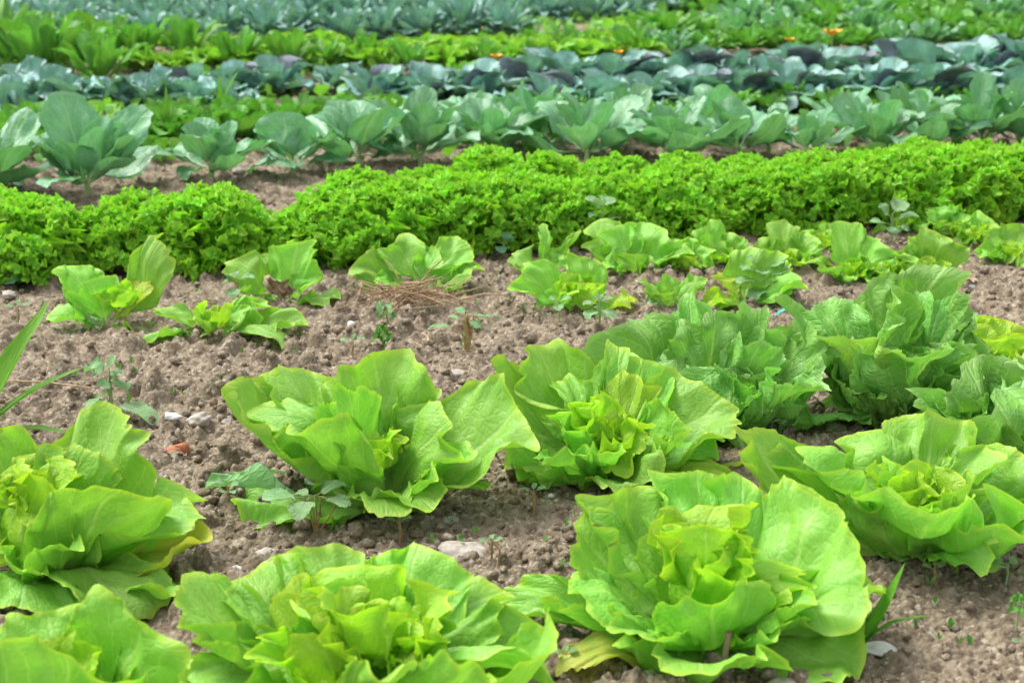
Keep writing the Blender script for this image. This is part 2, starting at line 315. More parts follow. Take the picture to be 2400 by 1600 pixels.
# soil
def soil_material():
    m, _, _ = mat('soil'); b = NB(m); N = b.N; L = b.L
    g = N.new('ShaderNodeNewGeometry'); pos = g.outputs['Position']
    n1, _ = b.noise(pos, 2.5, 3); n2, _ = b.noise(pos, 45, 5, .65); n3, _ = b.noise(pos, 260, 4, .7)
    c = b.mix(b.ramp(n1, .35, .65), (.158, .119, .076), (.218, .166, .108))
    c = b.mix(b.ramp(n2, .3, .7), b.mix(.6, c, (.13, .095, .065)), b.mix(.5, c, (.40, .34, .25)))
    vo = N.new('ShaderNodeTexVoronoi'); vo.inputs['Scale'].default_value = 170; L.new(pos, vo.inputs['Vector'])
    sc = N.new('ShaderNodeSeparateColor'); L.new(vo.outputs['Color'], sc.inputs[0])
    c = b.mix(b.ramp(sc.outputs[0], .80, .97, 0, .75), c, (.42, .38, .30))            # pale grit
    c = b.mix(b.ramp(sc.outputs[1], .85, .98, 0, .6), c, (.11, .075, .055))
    h = b.math('ADD', b.math('MULTIPLY', n2, .6), b.math('MULTIPLY', n3, .45)); h = b.math('SUBTRACT', h, b.math('MULTIPLY', vo.outputs['Distance'], .5))
    bp = N.new('ShaderNodeBump'); bp.inputs['Strength'].default_value = .9; bp.inputs['Distance'].default_value = .005; L.new(h, bp.inputs['Height'])
    p = N.new('ShaderNodeBsdfPrincipled'); L.new(c, p.inputs['Base Color']); p.inputs['Roughness'].default_value = .95; p.inputs['Specular IOR Level'].default_value = .2
    L.new(bp.outputs[0], p.inputs['Normal']); o = N.new('ShaderNodeOutputMaterial'); L.new(p.outputs[0], o.inputs[0]); return m
M['soil'] = soil_material()

# ------------------------------------------------------------------ ground: one sheet, finer where it is near
def soil_height(x, y):
    z = base_height(x, y)
    fade = np.clip(1.6 - y / 9, .25, 1)
    cl = fbm(x * 5, y * 5, 41, 2)
    wx, wy = x + .02 * fbm(x * 22, y * 22, 31, 2), y + .02 * fbm(x * 22 + 9, y * 22, 33, 2)
    big = crumbs(wx, wy, .11, 11, .35, .12, .42, .55)
    mid = crumbs(wx, wy, .042, 21, .6, .2, .62, .6)
    sm = crumbs(x + .2 * (wx - x), y, .0145, 51, .85, .25, .7, .6)
    ti = crumbs(x, y, .0072, 61, .9, .3, .75, .6)
    h = 1.3 * big * np.clip(.6 + cl, 0, 1.4) + 1.35 * mid * np.clip(.9 + cl, .2, 1.3) + sm * 1.1 + ti * 1.15
    h = h + .010 * fbm(x * 30, y * 30, 71, 4) + .006 * fbm(x * 95, y * 95, 81, 3)
    return z + h * fade - .012
def build_ground():
    ys = [1.25]
    while ys[-1] < 7: ys.append(ys[-1] * 1.0016)
    while ys[-1] < 24: ys.append(ys[-1] * 1.006)
    while ys[-1] < 600: ys.append(ys[-1] * 1.12)
    ys = np.array([-3, -1, .2, .8, 1.1] + ys); us = np.concatenate([[-30, -8, -3, -1.2, -.75], np.arange(-.46, .4601, .00155), [.75, 1.2, 3, 8, 30]])
    X = us[None] * np.maximum(ys, 1.0)[:, None]; Y = np.broadcast_to(ys[:, None], X.shape).copy()
    Z = soil_height(X, Y); V = np.stack([X, Y, Z], -1).reshape(-1, 3)
    o = obj('ground', new_mesh('ground', V, grid_faces(len(us), len(ys)), M['soil'])); tag(o, None, None, kind='structure')
build_ground()
def gz(p): return float(base_height(p[0], p[1])) - .006

# ------------------------------------------------------------------ hearts and heads of lettuce
def rosette(acc, c, n, r, h, seed, el0=35, el1=85, W=.07, ruf=1.0, **kw):
    """n small leaves in a spiral round c; outer ones lean, inner ones stand."""
    rng = random.Random(seed)
    n = max(5, int(n * .6)); W = W * 1.2; h = h * .9; r = r * 1.15
    for i in range(n):
        f = i / max(n - 1, 1); az = i * 137.5 + rng.uniform(-45, 45); el = math.radians(el0 + (el1 - el0) * f + rng.uniform(-16, 14))
        a = math.radians(az); Ln = (r * (1 - f) + h * f) * rng.uniform(.75, 1.3); o = np.array([math.sin(a), math.cos(a), 0])
        B = np.array(c) + o * .012 * (1 - f); T = B + o * Ln * math.cos(el) + np.array([0, 0, Ln * math.sin(el)])
        leaf(acc, B, T, W * (1.15 - .4 * f) * rng.uniform(.8, 1.3), az + rng.uniform(-30, 30), cup=rng.uniform(-.2, .9), sag=rng.uniform(.1, .3), curl=rng.uniform(-.1, .5), ruf=ruf, lobes=.10, roll=rng.uniform(-14, 14), jag=.25, seed=seed * 31 + i, nu=41, nv=13, **kw)

def lettuce(name, label, cat, base, specs, heart=None, mt='lettuce', hm='heart', group=None, gaz=0, depth_fix=0.0, teeth=.5, ruf=1.0, freq=(2.6, 6.5, 17), hseed=1, **kw):
    kw.setdefault('nu', 121); kw.setdefault('nv', 22)
    b = at(*base); b[2] = gz(b); t = thing(name, label, cat, tuple(b), group)
    for i, sp_ in enumerate(specs):
        tx, ty, dep, Wp, az = sp_[:5]; o = dict(sp_[5]) if len(sp_) > 5 else {}
        T = at_y(tx, ty, b[1] + dep) - b; a = math.radians(az)
        r0 = o.pop('r0', .015); B = np.array([math.sin(a) * r0, math.cos(a) * r0, .004 + o.pop('h0', .0)])
        if kw.get('nu') == 121: T = T * np.array([1.06, 1.06, 1.0])
        T[2] = max(T[2], .006)
        W = Wp / scale_at(b[1] + dep / 2) * (1.16 if kw.get('nu') == 121 else 1.0); m_ = o.pop('m', mt); lb = o.pop('label', None)
        prm = dict(cup=.55, sag=.2, curl=.05, ruf=ruf, seed=int(tx * 3 + ty * 7), teeth=teeth, freq=freq); prm.update(kw); prm.update(o)
        jr = random.Random(int(tx * 13 + ty)); prm.setdefault('roll', jr.uniform(-16, 16)); prm['curl'] += jr.uniform(-.05, .32) * (kw.get('nu') == 121); prm['cup'] += jr.uniform(-.25, .2)
        A = Acc(); leaf(A, B, T, W, az + jr.uniform(-10, 10), **prm)
        l = obj('leaf', A.mesh('leaf', M[m_]), t)
        if lb: l['label'] = lb
    if heart:
        hx, hy, n, r, hh, W = heart; A = Acc(); c = at_y(hx, hy, b[1]) - b
        rosette(A, np.array([c[0], 0, max(c[2] - hh, .005)]), n, r, hh, hseed, W=W, teeth=teeth)
        obj('heart', A.mesh('heart', M[hm]), t)
    return t
# ------------------------------------------------------------------ loose crumbs, pebbles and stones on the soil
def rock_mesh(name, r, seed, flat=.6, m='stone', n=18):
    rng = np.random.RandomState(seed); th = np.linspace(0, math.pi, n); ph = np.linspace(0, 2 * math.pi, 2 * n, endpoint=False)
    TH, PH = np.meshgrid(th, ph, indexing='ij'); D = np.stack([np.sin(TH) * np.cos(PH), np.sin(TH) * np.sin(PH), np.cos(TH)], -1)
    f = 1.0
    for k in range(7):
        v = rng.randn(3); v /= np.linalg.norm(v); f = f - .22 * np.clip((D @ v) - .55, 0, 1)
        f = f + .04 * np.sin(D @ (rng.randn(3) * 4) + k)
    sc = np.array([1.25, .9, flat]); P = D * f[..., None] * sc * r
    a = Acc(); a.add(P.reshape(-1, 3), grid_faces(2 * n, n, True)); return a.mesh(name, M[m])
def scatter_crumbs():
    rng = np.random.RandomState(4); n = 14000
    y = 1.35 * np.exp(rng.rand(n) * math.log(5.0 / 1.35)); x = (rng.rand(n) - .5) * 1.0 * y
    keep = rng.rand(n) < np.clip(.5 + .9 * fbm(x * 3, y * 3, 77, 2), .15, 1); x, y = x[keep], y[keep]; n = len(x)
    r = .0018 + .0085 * rng.rand(n) ** 4 + .0004 * y + .007 * (rng.rand(n) < .005)
    z = soil_height(x, y)
    t = (1 + 5 ** .5) / 2
    I = np.array([[-1, t, 0], [1, t, 0], [-1, -t, 0], [1, -t, 0], [0, -1, t], [0, 1, t], [0, -1, -t], [0, 1, -t], [t, 0, -1], [t, 0, 1], [-t, 0, -1], [-t, 0, 1]], float)
    I /= np.linalg.norm(I, axis=1)[:, None]
    F = np.array([[0, 11, 5], [0, 5, 1], [0, 1, 7], [0, 7, 10], [0, 10, 11], [1, 5, 9], [5, 11, 4], [11, 10, 2], [10, 7, 6], [7, 1, 8], [3, 9, 4], [3, 4, 2], [3, 2, 6], [3, 6, 8], [3, 8, 9], [4, 9, 5], [2, 4, 11], [6, 2, 10], [8, 6, 7], [9, 8, 1]])
    mids = {}; V = list(I); F2 = []
    def mp(i, j):
        k = (min(i, j), max(i, j))
        if k not in mids: p = V[i] + V[j]; V.append(p / np.linalg.norm(p)); mids[k] = len(V) - 1
        return mids[k]
    for a, b_, c in F: p, q, s_ = mp(a, b_), mp(b_, c), mp(c, a); F2 += [[a, p, s_], [b_, q, p], [c, s_, q], [p, q, s_]]
    V = np.array(V); F2 = np.array(F2); nv = len(V)
    P = V[None] * (1 + .6 * (rng.rand(n, nv, 1) - .5)) * r[:, None, None] * (.75 + .5 * rng.rand(n, 1, 3))
    P[..., 2] *= .8; P += np.stack([x, y, z + r * .35], -1)[:, None, :]
    FF = (F2[None] + (np.arange(n) * nv)[:, None, None]).reshape(-1, 3)
    o = obj('soil_crumbs', new_mesh('soil_crumbs', P.reshape(-1, 3), FF, M['soil'])); tag(o, 'loose crumbs of dry brown soil lying all over the beds', 'soil crumbs', kind='stuff')
scatter_crumbs()
LG = 'large butterhead lettuces in the near bed'
lettuce('lettuce', 'bright green open lettuce alone on bare soil behind a small weed with oval leaves', 'lettuce', (880, 1150), [
 (677, 838, .10, 185, 322), (560, 885, .03, 190, 290, dict(cup=.8)), (722, 900, .0, 120, 305, dict(curl=.5, ruf=1.4)),
 (892, 825, .11, 215, 0, dict(lobes=.16)), (1218, 965, .03, 285, 62, dict(cup=.35, sag=.12, ruf=.7)), (985, 893, .08, 110, 30),
 (1010, 960, .0, 195, 50, dict(cup=.6, curl=.1)), (700, 975, -.06, 215, 200, dict(cup=.6, ruf=.6, teeth=.1, lobes=.05, sag=.05, roll=0)),
 (560, 1195, -.06, 190, 250, dict(sag=-.1, cup=.3)), (508, 1080, .03, 110, 280, dict(m='weed', cup=1.0, ruf=1.6, label='crumpled blue green outer leaf')),
 (832, 905, .02, 145, 322), (890, 1098, -.09, 130, 185, dict(curl=.6, sag=.3)), (985, 1125, -.09, 170, 160, dict(cup=.7, ruf=.6)),
 (1130, 1130, -.02, 60, 105, dict(sag=-.05)), (800, 960, -.02, 140, 260, dict(cup=.8)), (1040, 1050, -.06, 150, 120, dict(cup=.7, sag=.3))],
 heart=(866, 1025, 12, .055, .05, .06), group=LG, hseed=3)
lettuce('lettuce', 'biggest bright green lettuce in the front, with a yellowing brown edged leaf at its foot', 'lettuce', (1655, 1490), [
 (1480, 1140, .13, 260, 322, dict(lobes=.14, ruf=1.2)), (1668, 1092, .16, 190, 0, dict(lobes=.16)), (1797, 1140, .15, 180, 18), (1560,1170,.15,150,345),
 (1950, 1180, .07, 290, 48, dict(cup=.3, ruf=.8)), (2050, 1320, .02, 260, 82, dict(cup=.35, sag=.1)), (2010, 1515, -.04, 280, 112, dict(sag=-.12, cup=.25, ruf=.7)),
 (1205, 1335, .05, 120, 292, dict(m='lettuce', ruf=1.6, cup=.9)), (1300, 1400, .02, 130, 280, dict(cup=.7, ruf=1.3)), (1385, 1360, -.02, 190, 285, dict(cup=.6)),
 (1360,1225,.05,190,310,dict(ruf=1.3)),
 (1560, 1243, .03, 190, 305), (1660, 1285, -.03, 170, 210, dict(m='heart', ruf=1.3)), (1795, 1285, .02, 130, 60, dict(curl=.5, m='heart')),
 (1850, 1350, -.03, 160, 98, dict(ruf=1.2)), (1660, 1385, -.08, 230, 175, dict(cup=.75, ruf=.7)), (1480, 1405, -.09, 150, 215, dict(cup=.8)),
 (1610, 1565, -.15, 330, 182, dict(cup=1.0, sag=.25, h0=.0, ruf=.8, teeth=.1)), (1310, 1500, -.05, 100, 262, dict(sag=-.03, cup=.5, yellow=.75, label='yellowing outer leaf with a brown rotting edge')),
 (1835, 1440, -.07, 130, 130)],
 heart=(1640, 1240, 16, .07, .06, .07), group=LG, hseed=5)
lettuce('lettuce', 'bright green lettuce cut by the right border with a large pale drooping front leaf', 'lettuce', (2150, 1275), [
 (1788, 988, .06, 175, 300, dict(ruf=.8, cup=.3)), (1873, 990, .10, 100, 318, dict(ruf=1.6)), (1955, 1042, .02, 250, 298, dict(ruf=.6, cup=.4, teeth=.2)),
 (2065, 985, .13, 240, 342), (2184, 962, .14, 190, 8, dict(lobes=.15)), (2246, 1028, .05, 110, 40, dict(curl=.4, ruf=1.5)),
 (2400, 1090, .03, 270, 76, dict(cup=.4)), (2320, 1018, .09, 200, 40), (2040, 1150, -.06, 200, 222, dict(cup=.7, ruf=.7)),
 (2155, 1182, -.11, 260, 195, dict(cup=.9, ruf=.5, teeth=.1, sag=.1, label='large pale veined front leaf')), (2312, 1270, -.12, 110, 130, dict(sag=-.1)),
 (2250, 1158, -.05, 190, 160, dict(cup=.8)), (2350, 1225, -.09, 260, 140, dict(cup=.7, ruf=.6)), (2110, 1100, -.0, 140, 270), (2260, 1110, -.02, 150, 110)],
 heart=(2165, 1105, 14, .06, .055, .065), group=LG, hseed=7)
lettuce('lettuce', 'bright crinkled lettuce in front of the dark crisphead, pale wilted leaves on its right', 'lettuce', (1420, 1085), [
 (1300, 798, .12, 160, 335, dict(lobes=.15)), (1185, 836, .09, 140, 312), (1335, 868, .06, 100, 330, dict(curl=.3, ruf=1.5)), (1185, 1065, .0, 150, 272, dict(sag=-.1)), (1170, 960, .03, 170, 285),
 (1457, 806, .12, 110, 8), (1650, 895, .05, 210, 58, dict(lobes=.14)), (1530, 830, .1, 140, 25), (1500, 872, .06, 110, 20, dict(m='heart')), (1397, 918, .02, 130, 322, dict(m='heart')),
 (1487, 1040, -.07, 120, 112, dict(sag=-.35, ruf=1.4, m='heart')), (1592, 985, -.03, 150, 92, dict(cup=.9)), (1500, 1128, -.11, 170, 158, dict(sag=-.25, ruf=.6)),
 (1290, 1040, -.06, 150, 222, dict(cup=.8)), (1405, 1045, -.08, 110, 188, dict(cup=.8)), (1325, 960, -.03, 100, 262, dict(ruf=1.5)),
 (1745, 1110, -.03, 85, 100, dict(m='yellow_lettuce', sag=-.1, ruf=.6, label='pale wilted outer leaf')), (1685, 1015, .03, 130, 85, dict(sag=.05)), (1766, 1036, .06, 45, 82, dict(m='yellow_lettuce')), (1560,1060,-.06,110,120,dict(cup=.8))],
 heart=(1420, 955, 14, .06, .055, .06), group=LG, hseed=9)
lettuce('lettuce', 'bright green lettuce cut by the left border with one tall pointed back leaf', 'lettuce', (120, 1325), [
 (240, 942, .11, 230, 25, dict(lobes=.1, cup=.3)), (420, 1125, .03, 200, 66, dict(cup=.3, sag=.1)), (240, 1130, -.05, 250, 150, dict(cup=.6, ruf=.5, teeth=.1)),
 (465, 1235, .0, 170, 92, dict(cup=.7, ruf=.6, yellow=.9, label='outer leaf turning yellow')), (440, 1335, -.05, 170, 112, dict(cup=.5, ruf=.7)), (150, 1045, .05, 180, 0, dict(curl=.3)),
 (10, 998, .08, 170, 325), (90, 1110, -.03, 220, 205, dict(cup=.6, m='heart')), (300, 1445, -.13, 220, 158, dict(sag=-.2, ruf=.6, label='pale drooping lower leaf')),
 (20, 1410, -.13, 200, 212, dict(sag=-.2, ruf=.6)), (60, 1300, -.09, 120, 215, dict(cup=.9)), (-60, 1150, .0, 220, 285), (150, 1240, -.08, 130, 170)],
 heart=(70, 1100, 12, .06, .055, .065), group=LG, hseed=11)
lettuce('lettuce', 'crinkled light green lettuce cut by the lower border, left of the biggest one', 'lettuce', (830, 1640), [
 (440, 1345, .06, 160, 300, dict(ruf=1.4)), (572, 1315, .10, 190, 322), (780, 1268, .14, 180, 350, dict(lobes=.16)), (668, 1372, .04, 110, 318, dict(m='heart')),
 (735, 1382, .05, 160, 342), (887, 1288, .14, 220, 2, dict(lobes=.15)), (1015, 1266, .12, 230, 32, dict(cup=.35)), (1225, 1418, .05, 200, 68), (1110, 1340, .09, 200, 50),
 (1333, 1530, -.02, 180, 96, dict(sag=-.15, ruf=.6)), (890, 1490, .0, 140, 125, dict(sag=-.3, ruf=1.3, m='heart')), (632, 1460, -.02, 160, 262, dict(m='heart', ruf=1.4)),
 (395, 1560, -.02, 230, 272, dict(sag=-.05)), (640, 1570, -.07, 240, 215, dict(cup=.7)), (785, 1480, -.04, 150, 200, dict(m='heart')),
 (1260, 1508, -.08, 260, 118, dict(cup=1.0, sag=.3, ruf=.6, teeth=.2)), (925, 1515, -.11, 180, 175, dict(cup=.8, ruf=.6)), (1135, 1510, -.12, 160, 150, dict(cup=.7)), (1010,1460,-.02,170,100), (520,1450,.02,180,290)],
 heart=(880, 1400, 18, .08, .07, .075), group=LG, hseed=13)
lettuce('lettuce', 'lettuce nearest the camera in the lower left corner, out of focus', 'lettuce', (150, 1760), [
 (140, 1415, .07, 270, 345, dict(ruf=.8)), (310, 1432, .04, 300, 45, dict(ruf=.7)), (400, 1560, .0, 200, 85), (180, 1478, -.04, 290, 200, dict(ruf=.7, cup=.4)), (20, 1530, .0, 200, 280), (330, 1600, -.02, 200, 100), (240, 1560, -.05, 200, 150)],
 heart=(150, 1540, 8, .06, .05, .06), group=LG, hseed=15)
DK = dict(mt='dark', hm='dark', teeth=1.5, ruf=1.1, jag=1.0, freq=(2.6, 7, 18), group='dark crisphead lettuces')
lettuce('crisphead_lettuce', 'dark green veined crisphead lettuce right behind the crinkled bright lettuce', 'lettuce', (1690, 980), [
 (1485, 728, .10, 200, 325, dict(cup=.3)), (1585, 712, .12, 120, 350), (1665, 736, .05, 200, 345, dict(cup=.35)), (1800, 738, .06, 130, 40, dict(ruf=1.3)), (1928, 803, .02, 140, 78, {}),
 (1904, 862, -.04, 190, 112, dict(cup=.9, ruf=.7)), (1734, 880, -.06, 190, 185, dict(cup=.8)), (1800, 870, -.06, 130, 155, dict(cup=.8)), (1700, 1015, -.09, 130, 192, dict(sag=-.1)),
 (1580, 955, -.04, 110, 250), (1405, 850, .05, 80, 292), (1560, 850, .0, 150, 290), (1850, 930, -.05, 140, 125, dict(cup=.8)), (1760, 790, .03, 130, 20), (1870, 760, .07, 150, 55), (1520, 800, .06, 190, 310), (1640, 900, -.05, 170, 215)],
 heart=(1745, 860, 12, .06, .06, .065), hseed=17, **DK)
lettuce('crisphead_lettuce', 'tallest dark green crisphead with a yellow torn leaf and fan of pale ribs', 'lettuce', (2085, 960), [
 (1880, 683, .05, 105, 300), (1972, 686, .09, 160, 332), (2125, 636, .10, 230, 5, dict(ruf=1.3)), (2127, 690, .02, 170, 350, dict(blister=4)), (2230, 705, .05, 150, 40),
 (2010, 760, -.03, 190, 235, dict(yellow=.3, cup=.5, label='front leaf with a yellow torn tip')), (2150, 790, -.08, 240, 168, dict(cup=.6, ruf=.7)), (2395, 832, .0, 150, 88, dict(cup=.4)),
 (1820, 988, -.02, 180, 268, dict(cup=.4, sag=.05)), (2235, 850, -.02, 150, 120), (2060, 850, -.05, 150, 200, dict(cup=.9)), (1950, 850, .0, 150, 280), (1930, 740, .08, 160, 315), (2200, 780, .0, 190, 100), (2280, 760, .06, 150, 60), (1990, 900, -.05, 170, 220), (2200, 900, -.05, 150, 140)],
 heart=(2110, 790, 12, .07, .08, .08), hseed=19, **DK)
lettuce('crisphead_lettuce', 'dark green crisphead cut by the right border behind the bright lettuce', 'lettuce', (2340, 1085), [
 (2195, 888, .0, 110, 300, dict(ruf=1.5)), (2285, 868, .02, 230, 335), (2365, 852, .06, 160, 0), (2340, 930, -.05, 230, 170), (2240, 950, -.03, 150, 250), (2430, 900, 0, 200, 60), (2290, 990, -.06, 170, 200), (2200, 1000, -.02, 120, 260)],
 heart=(2350, 950, 6, .06, .06, .065), hseed=21, **DK)
lettuce('lettuce', 'small yellow green frilled lettuce cut by the right border behind the crispheads', 'lettuce', (2320, 845), [
 (2220, 825, -.0, 100, 268), (2300, 735, .05, 140, 340), (2380, 750, .05, 130, 30), (2260, 760, .02, 110, 300), (2330, 790, -.04, 130, 180), (2400, 800, -.02, 120, 110)],
 heart=(2310, 770, 8, .05, .05, .06), mt='yellow_lettuce', hm='yellow_lettuce', ruf=1.5, hseed=23)
# ------------------------------------------------------------------ generic plants
def fan_plant(acc, c, n, ln, W, el, seed, stalk=.3, nu=31, nv=12, el_in=80, az0=0, spread=360, split=None, r0=.01, **kw):
    rng = random.Random(seed)
    for i in range(n):
        f = i / max(n - 1, 1); az = az0 + (i * 137.5 if spread == 360 else spread * (rng.random() - .5)) + rng.uniform(-22, 22)
        e = math.radians(el + (el_in - el) * f ** 1.3 + rng.uniform(-7, 7)); a = math.radians(az); L = ln * (1 - .35 * f) * rng.uniform(.8, 1.15)
        o = np.array([math.sin(a), math.cos(a), 0]); B = np.array(c) + o * r0; T = B + o * L * math.cos(e) + np.array([0, 0, L * math.sin(e)])
        k = dict(cup=rng.uniform(.1, .7), sag=rng.uniform(-.02, .25), curl=rng.uniform(0, .4), ruf=.6, teeth=.2, lobes=.05); k.update(kw)
        a_ = acc if split is None else Acc()
        leaf(a_, B, T, W * (1 - .35 * f) * rng.uniform(.85, 1.15), az, seed=seed * 53 + i, stalk=stalk, nu=nu, nv=nv, **k)
        if split is not None: split.append(a_)
def stem_to(acc, h, r, K=(.5, .1, .5, 0)): tube(acc, [(0, 0, -.01), (.002, .001, h * .5), (0, 0, h)], [r * 1.2, r, r * .8], 8, K)
def copy_thing(src, loc, rz=0, sc=1.0, label=None):
    r = src.copy(); C.objects.link(r); r.location = loc; r.rotation_euler = (0, 0, rz); r.scale = (sc,) * 3
    if label: r['label'] = label
    for ch in src.children: c = ch.copy(); C.objects.link(c); c.parent = r
    return r
ORD = ['first', 'second', 'third', 'fourth', 'fifth', 'sixth', 'seventh', 'eighth', 'ninth', 'tenth', 'eleventh', 'twelfth', 'thirteenth', 'fourteenth', 'fifteenth', 'sixteenth', 'seventeenth', 'eighteenth', 'nineteenth', 'twentieth',
       'twenty-first', 'twenty-second', 'twenty-third', 'twenty-fourth', 'twenty-fifth', 'twenty-sixth', 'twenty-seventh', 'twenty-eighth']
def put_row(protos, pts, label, seed, first=None, dy=0):
    """copies of the prototypes at picture points (px, py, scale); every prototype itself takes the first place it gets."""
    rng = random.Random(seed); used = set()
    for i, (px, py, sc) in enumerate(pts):
        k = rng.randrange(len(protos)); p = at(px, py + dy * (1.25 - px / 2000 if dy < -10 else 1)); p[2] = gz(p); rz = rng.uniform(0, 6.28); lb = label.format(ORD[i] if i < len(ORD) else '') if label else None
        if id(protos[k]) not in PLACED:
            PLACED.add(id(protos[k])); o = protos[k]; sc *= rng.uniform(.9, 1.1); o.location = p; o.rotation_euler = (0, 0, rz); o.scale = (sc,) * 3
            if lb: o['label'] = lb
        else: copy_thing(protos[k], p, rz, sc * rng.uniform(.88, 1.12), lb)
PLACED = set()
def drop_unplaced(protos):
    for o in protos:
        if id(o) not in PLACED:
            for ch in list(o.children): bpy.data.objects.remove(ch)
            bpy.data.objects.remove(o)

# ------------------------------------------------------------------ frilly lettuces, a dense double row
def floret(acc, c, nrm, r, rng, tb):
    """a tightly waved scrap of leaf margin, radius r, facing along nrm."""
    nt_, nr = 30, 5; th = np.linspace(0, 2 * math.pi, nt_, endpoint=False); rho = np.linspace(.06, 1, nr)
    TH, R = np.meshgrid(th, rho); k = rng.choice([3, 4, 5]); k2 = rng.choice([8, 9, 11])
    h = r * (.55 * R ** 1.6 * np.sin(k * TH + rng.uniform(0, 6.28)) + .20 * R ** 3 * np.sin(k2 * TH + rng.uniform(0, 6.28)) + .35 * R * R)
    rr = r * R * (1 + .18 * np.sin(2 * TH + rng.uniform(0, 6.28)) + .06 * np.sin(7 * TH + rng.uniform(0, 6.28)))
    n = np.array(nrm) / np.linalg.norm(nrm); a = np.cross(n, [.31, .2, .93]); a /= np.linalg.norm(a); b_ = np.cross(n, a)
    P = np.array(c) + rr[..., None] * (np.cos(TH)[..., None] * a + np.sin(TH)[..., None] * b_) + h[..., None] * n
    U = np.stack([R * np.cos(TH) * .8, .5 + .4 * R * np.sin(TH)], -1).reshape(-1, 2)
    K = np.stack([.55 + .45 * R, np.full_like(R, tb), np.full_like(R, rng.random()), R * 0], -1).reshape(-1, 4)
    acc.add(P.reshape(-1, 3), grid_faces(nt_, nr, True), U, K)
def make_frilly(seed):
    t = thing('frilly_lettuce', 'frilly', 'lettuce', (0, 0, 0), 'frilly lettuces in the dense double row')
    for part, n, el, eli, W in (('outer_leaves', 17, 4, 46, .12), ('inner_leaves', 16, 44, 86, .10)):
        A = Acc(); rng = random.Random(seed + n * 7 + el)
        for i in range(n):
            f = i / (n - 1); az = i * 137.5 + rng.uniform(-25, 25); e = math.radians(el + (eli - el) * f + rng.uniform(-8, 8)); k_ = rng.uniform(.84, 1.1)
            def dome(az_, e_, k=1.0):
                a_ = math.radians(az_); ce, se = abs(math.cos(e_)) ** 1.0, math.copysign(abs(math.sin(e_)) ** .9, math.sin(e_))
                return np.array([math.sin(a_) * ce * .135 * k, math.cos(a_) * ce * .135 * k, .018 + .128 * k * se])
            a = math.radians(az); o = np.array([math.sin(a), math.cos(a), 0]); B = o * .012; T = dome(az, e, k_ * .97)
            leaf(A, B, T, W * rng.uniform(.85, 1.15), az, cup=rng.uniform(-.5, .3), sag=rng.uniform(.05, .2), curl=rng.uniform(.1, .5), ruf=1.2, frill=.7, ff=(11, 23), seed=seed * 97 + i + n, teeth=.6,
                 nu=101, nv=11, freq=(3, 8, 22), lobes=.06, jag=.2)
            m = 15; half = W / 2 / (.135 * max(math.cos(e), .3))
            for j in range(m):
                q = (j / (m - 1)) * 2 - 1; q += rng.uniform(-.08, .08); r = rng.uniform(.008, .015)
                d = dome(az + math.degrees(half) * q, e - .30 * q * q + rng.uniform(-.03, .05), k_ * rng.uniform(.94, 1.04))
                if d[2] < .012: d[2] = .012
                nn = d / np.array([.135, .135, .15]) ** 2 * .02 + np.array([rng.gauss(0, .45), rng.gauss(0, .45), rng.gauss(.25, .4)]); floret(A, d, nn, r, rng, .8)
            for j in range(5):
                d = dome(az + rng.uniform(-18, 18), e - rng.uniform(0, .25), k_ * rng.uniform(.8, .95)); d[2] = max(d[2], .012)
                nn = d / .02 * .02 * 8 + np.array([rng.gauss(0, .5), rng.gauss(0, .5), rng.gauss(0, .5)]); floret(A, d, nn, rng.uniform(.010, .016), rng, .6)
        obj(part, A.mesh(part, M['frilly']), t)
    return t
FR = [make_frilly(s_) for s_ in (1, 2, 3, 4)]
put_row(FR, [(-110, 650, 1.0), (70, 650, 1.05), (328, 622, 1.02), (505, 618, 1.08), (765, 606, 1.0), (925, 594, 1.15), (1085, 580, 1.1), (1260, 570, 1.2), (1430, 560, 1.15),
             (1595, 549, 1.2), (1755, 534, 1.1), (1915, 522, 1.15), (2070, 510, 1.1), (2225, 502, 1.15), (2380, 497, 1.1)],
        'frilly bright green lettuce, {} from the left in the nearer frilly row', 5, dy=-22)
put_row(FR, [(-10, 560, .95), (850, 536, .95), (1000, 520, 1.0), (1150, 510, 1.05), (1300, 505, 1.0), (1450, 498, .95), (1595, 490, .95), (1740, 482, .93),
             (1880, 474, .92), (2020, 468, .95), (2160, 462, 1.0), (2300, 458, .95), (2430, 454, .95)],
        'frilly bright green lettuce, {} from the left in the farther frilly row', 6, dy=-6)

# ------------------------------------------------------------------ kale-like cabbage row behind, every leaf a part
KG = 'young cabbages in the row behind the frilly lettuces'
def cabbage(label, px, py, h, n, seed, mt='cabbage', group=KG, specs=None, el=22):
    b = at(px, py); b[2] = gz(b); t = thing('young_cabbage', label, 'cabbage', tuple(b), group)
    A = Acc(); stem_to(A, .035, .009); obj('stem', A.mesh('stem', M['gstem']), t)
    if specs:
        for i, sp_ in enumerate(specs):
            tx, ty, dep, Wp, az = sp_[:5]; o = dict(sp_[5]) if len(sp_) > 5 else {}
            T = at_y(tx, ty, b[1] + dep) - b; a = math.radians(az); T[2] = max(T[2], .01)
            k = dict(cup=.4, sag=.08, curl=.15, ruf=.4, teeth=.15, lobes=.04, stalk=.35, nu=41, nv=15, fan=-.1, jag=.1); k.update(o); mm = k.pop('m', mt)
            A = Acc(); leaf(A, np.array([math.sin(a) * .012, math.cos(a) * .012, .03]), T, Wp / scale_at(b[1] + dep / 2), az, seed=int(tx + ty * 3), **k); obj('leaf', A.mesh('leaf', M[mm]), t)
    parts = []; fan_plant(None, (0, 0, .035), n + 2, h * 1.5, h * .85, el - 6, seed, split=parts, ruf=.5, az0=seed * 50, lobes=.04, fan=-.12, stalk=.4, jag=.15)
    for A in parts: obj('leaf', A.mesh('leaf', M[mt]), t)
    return t
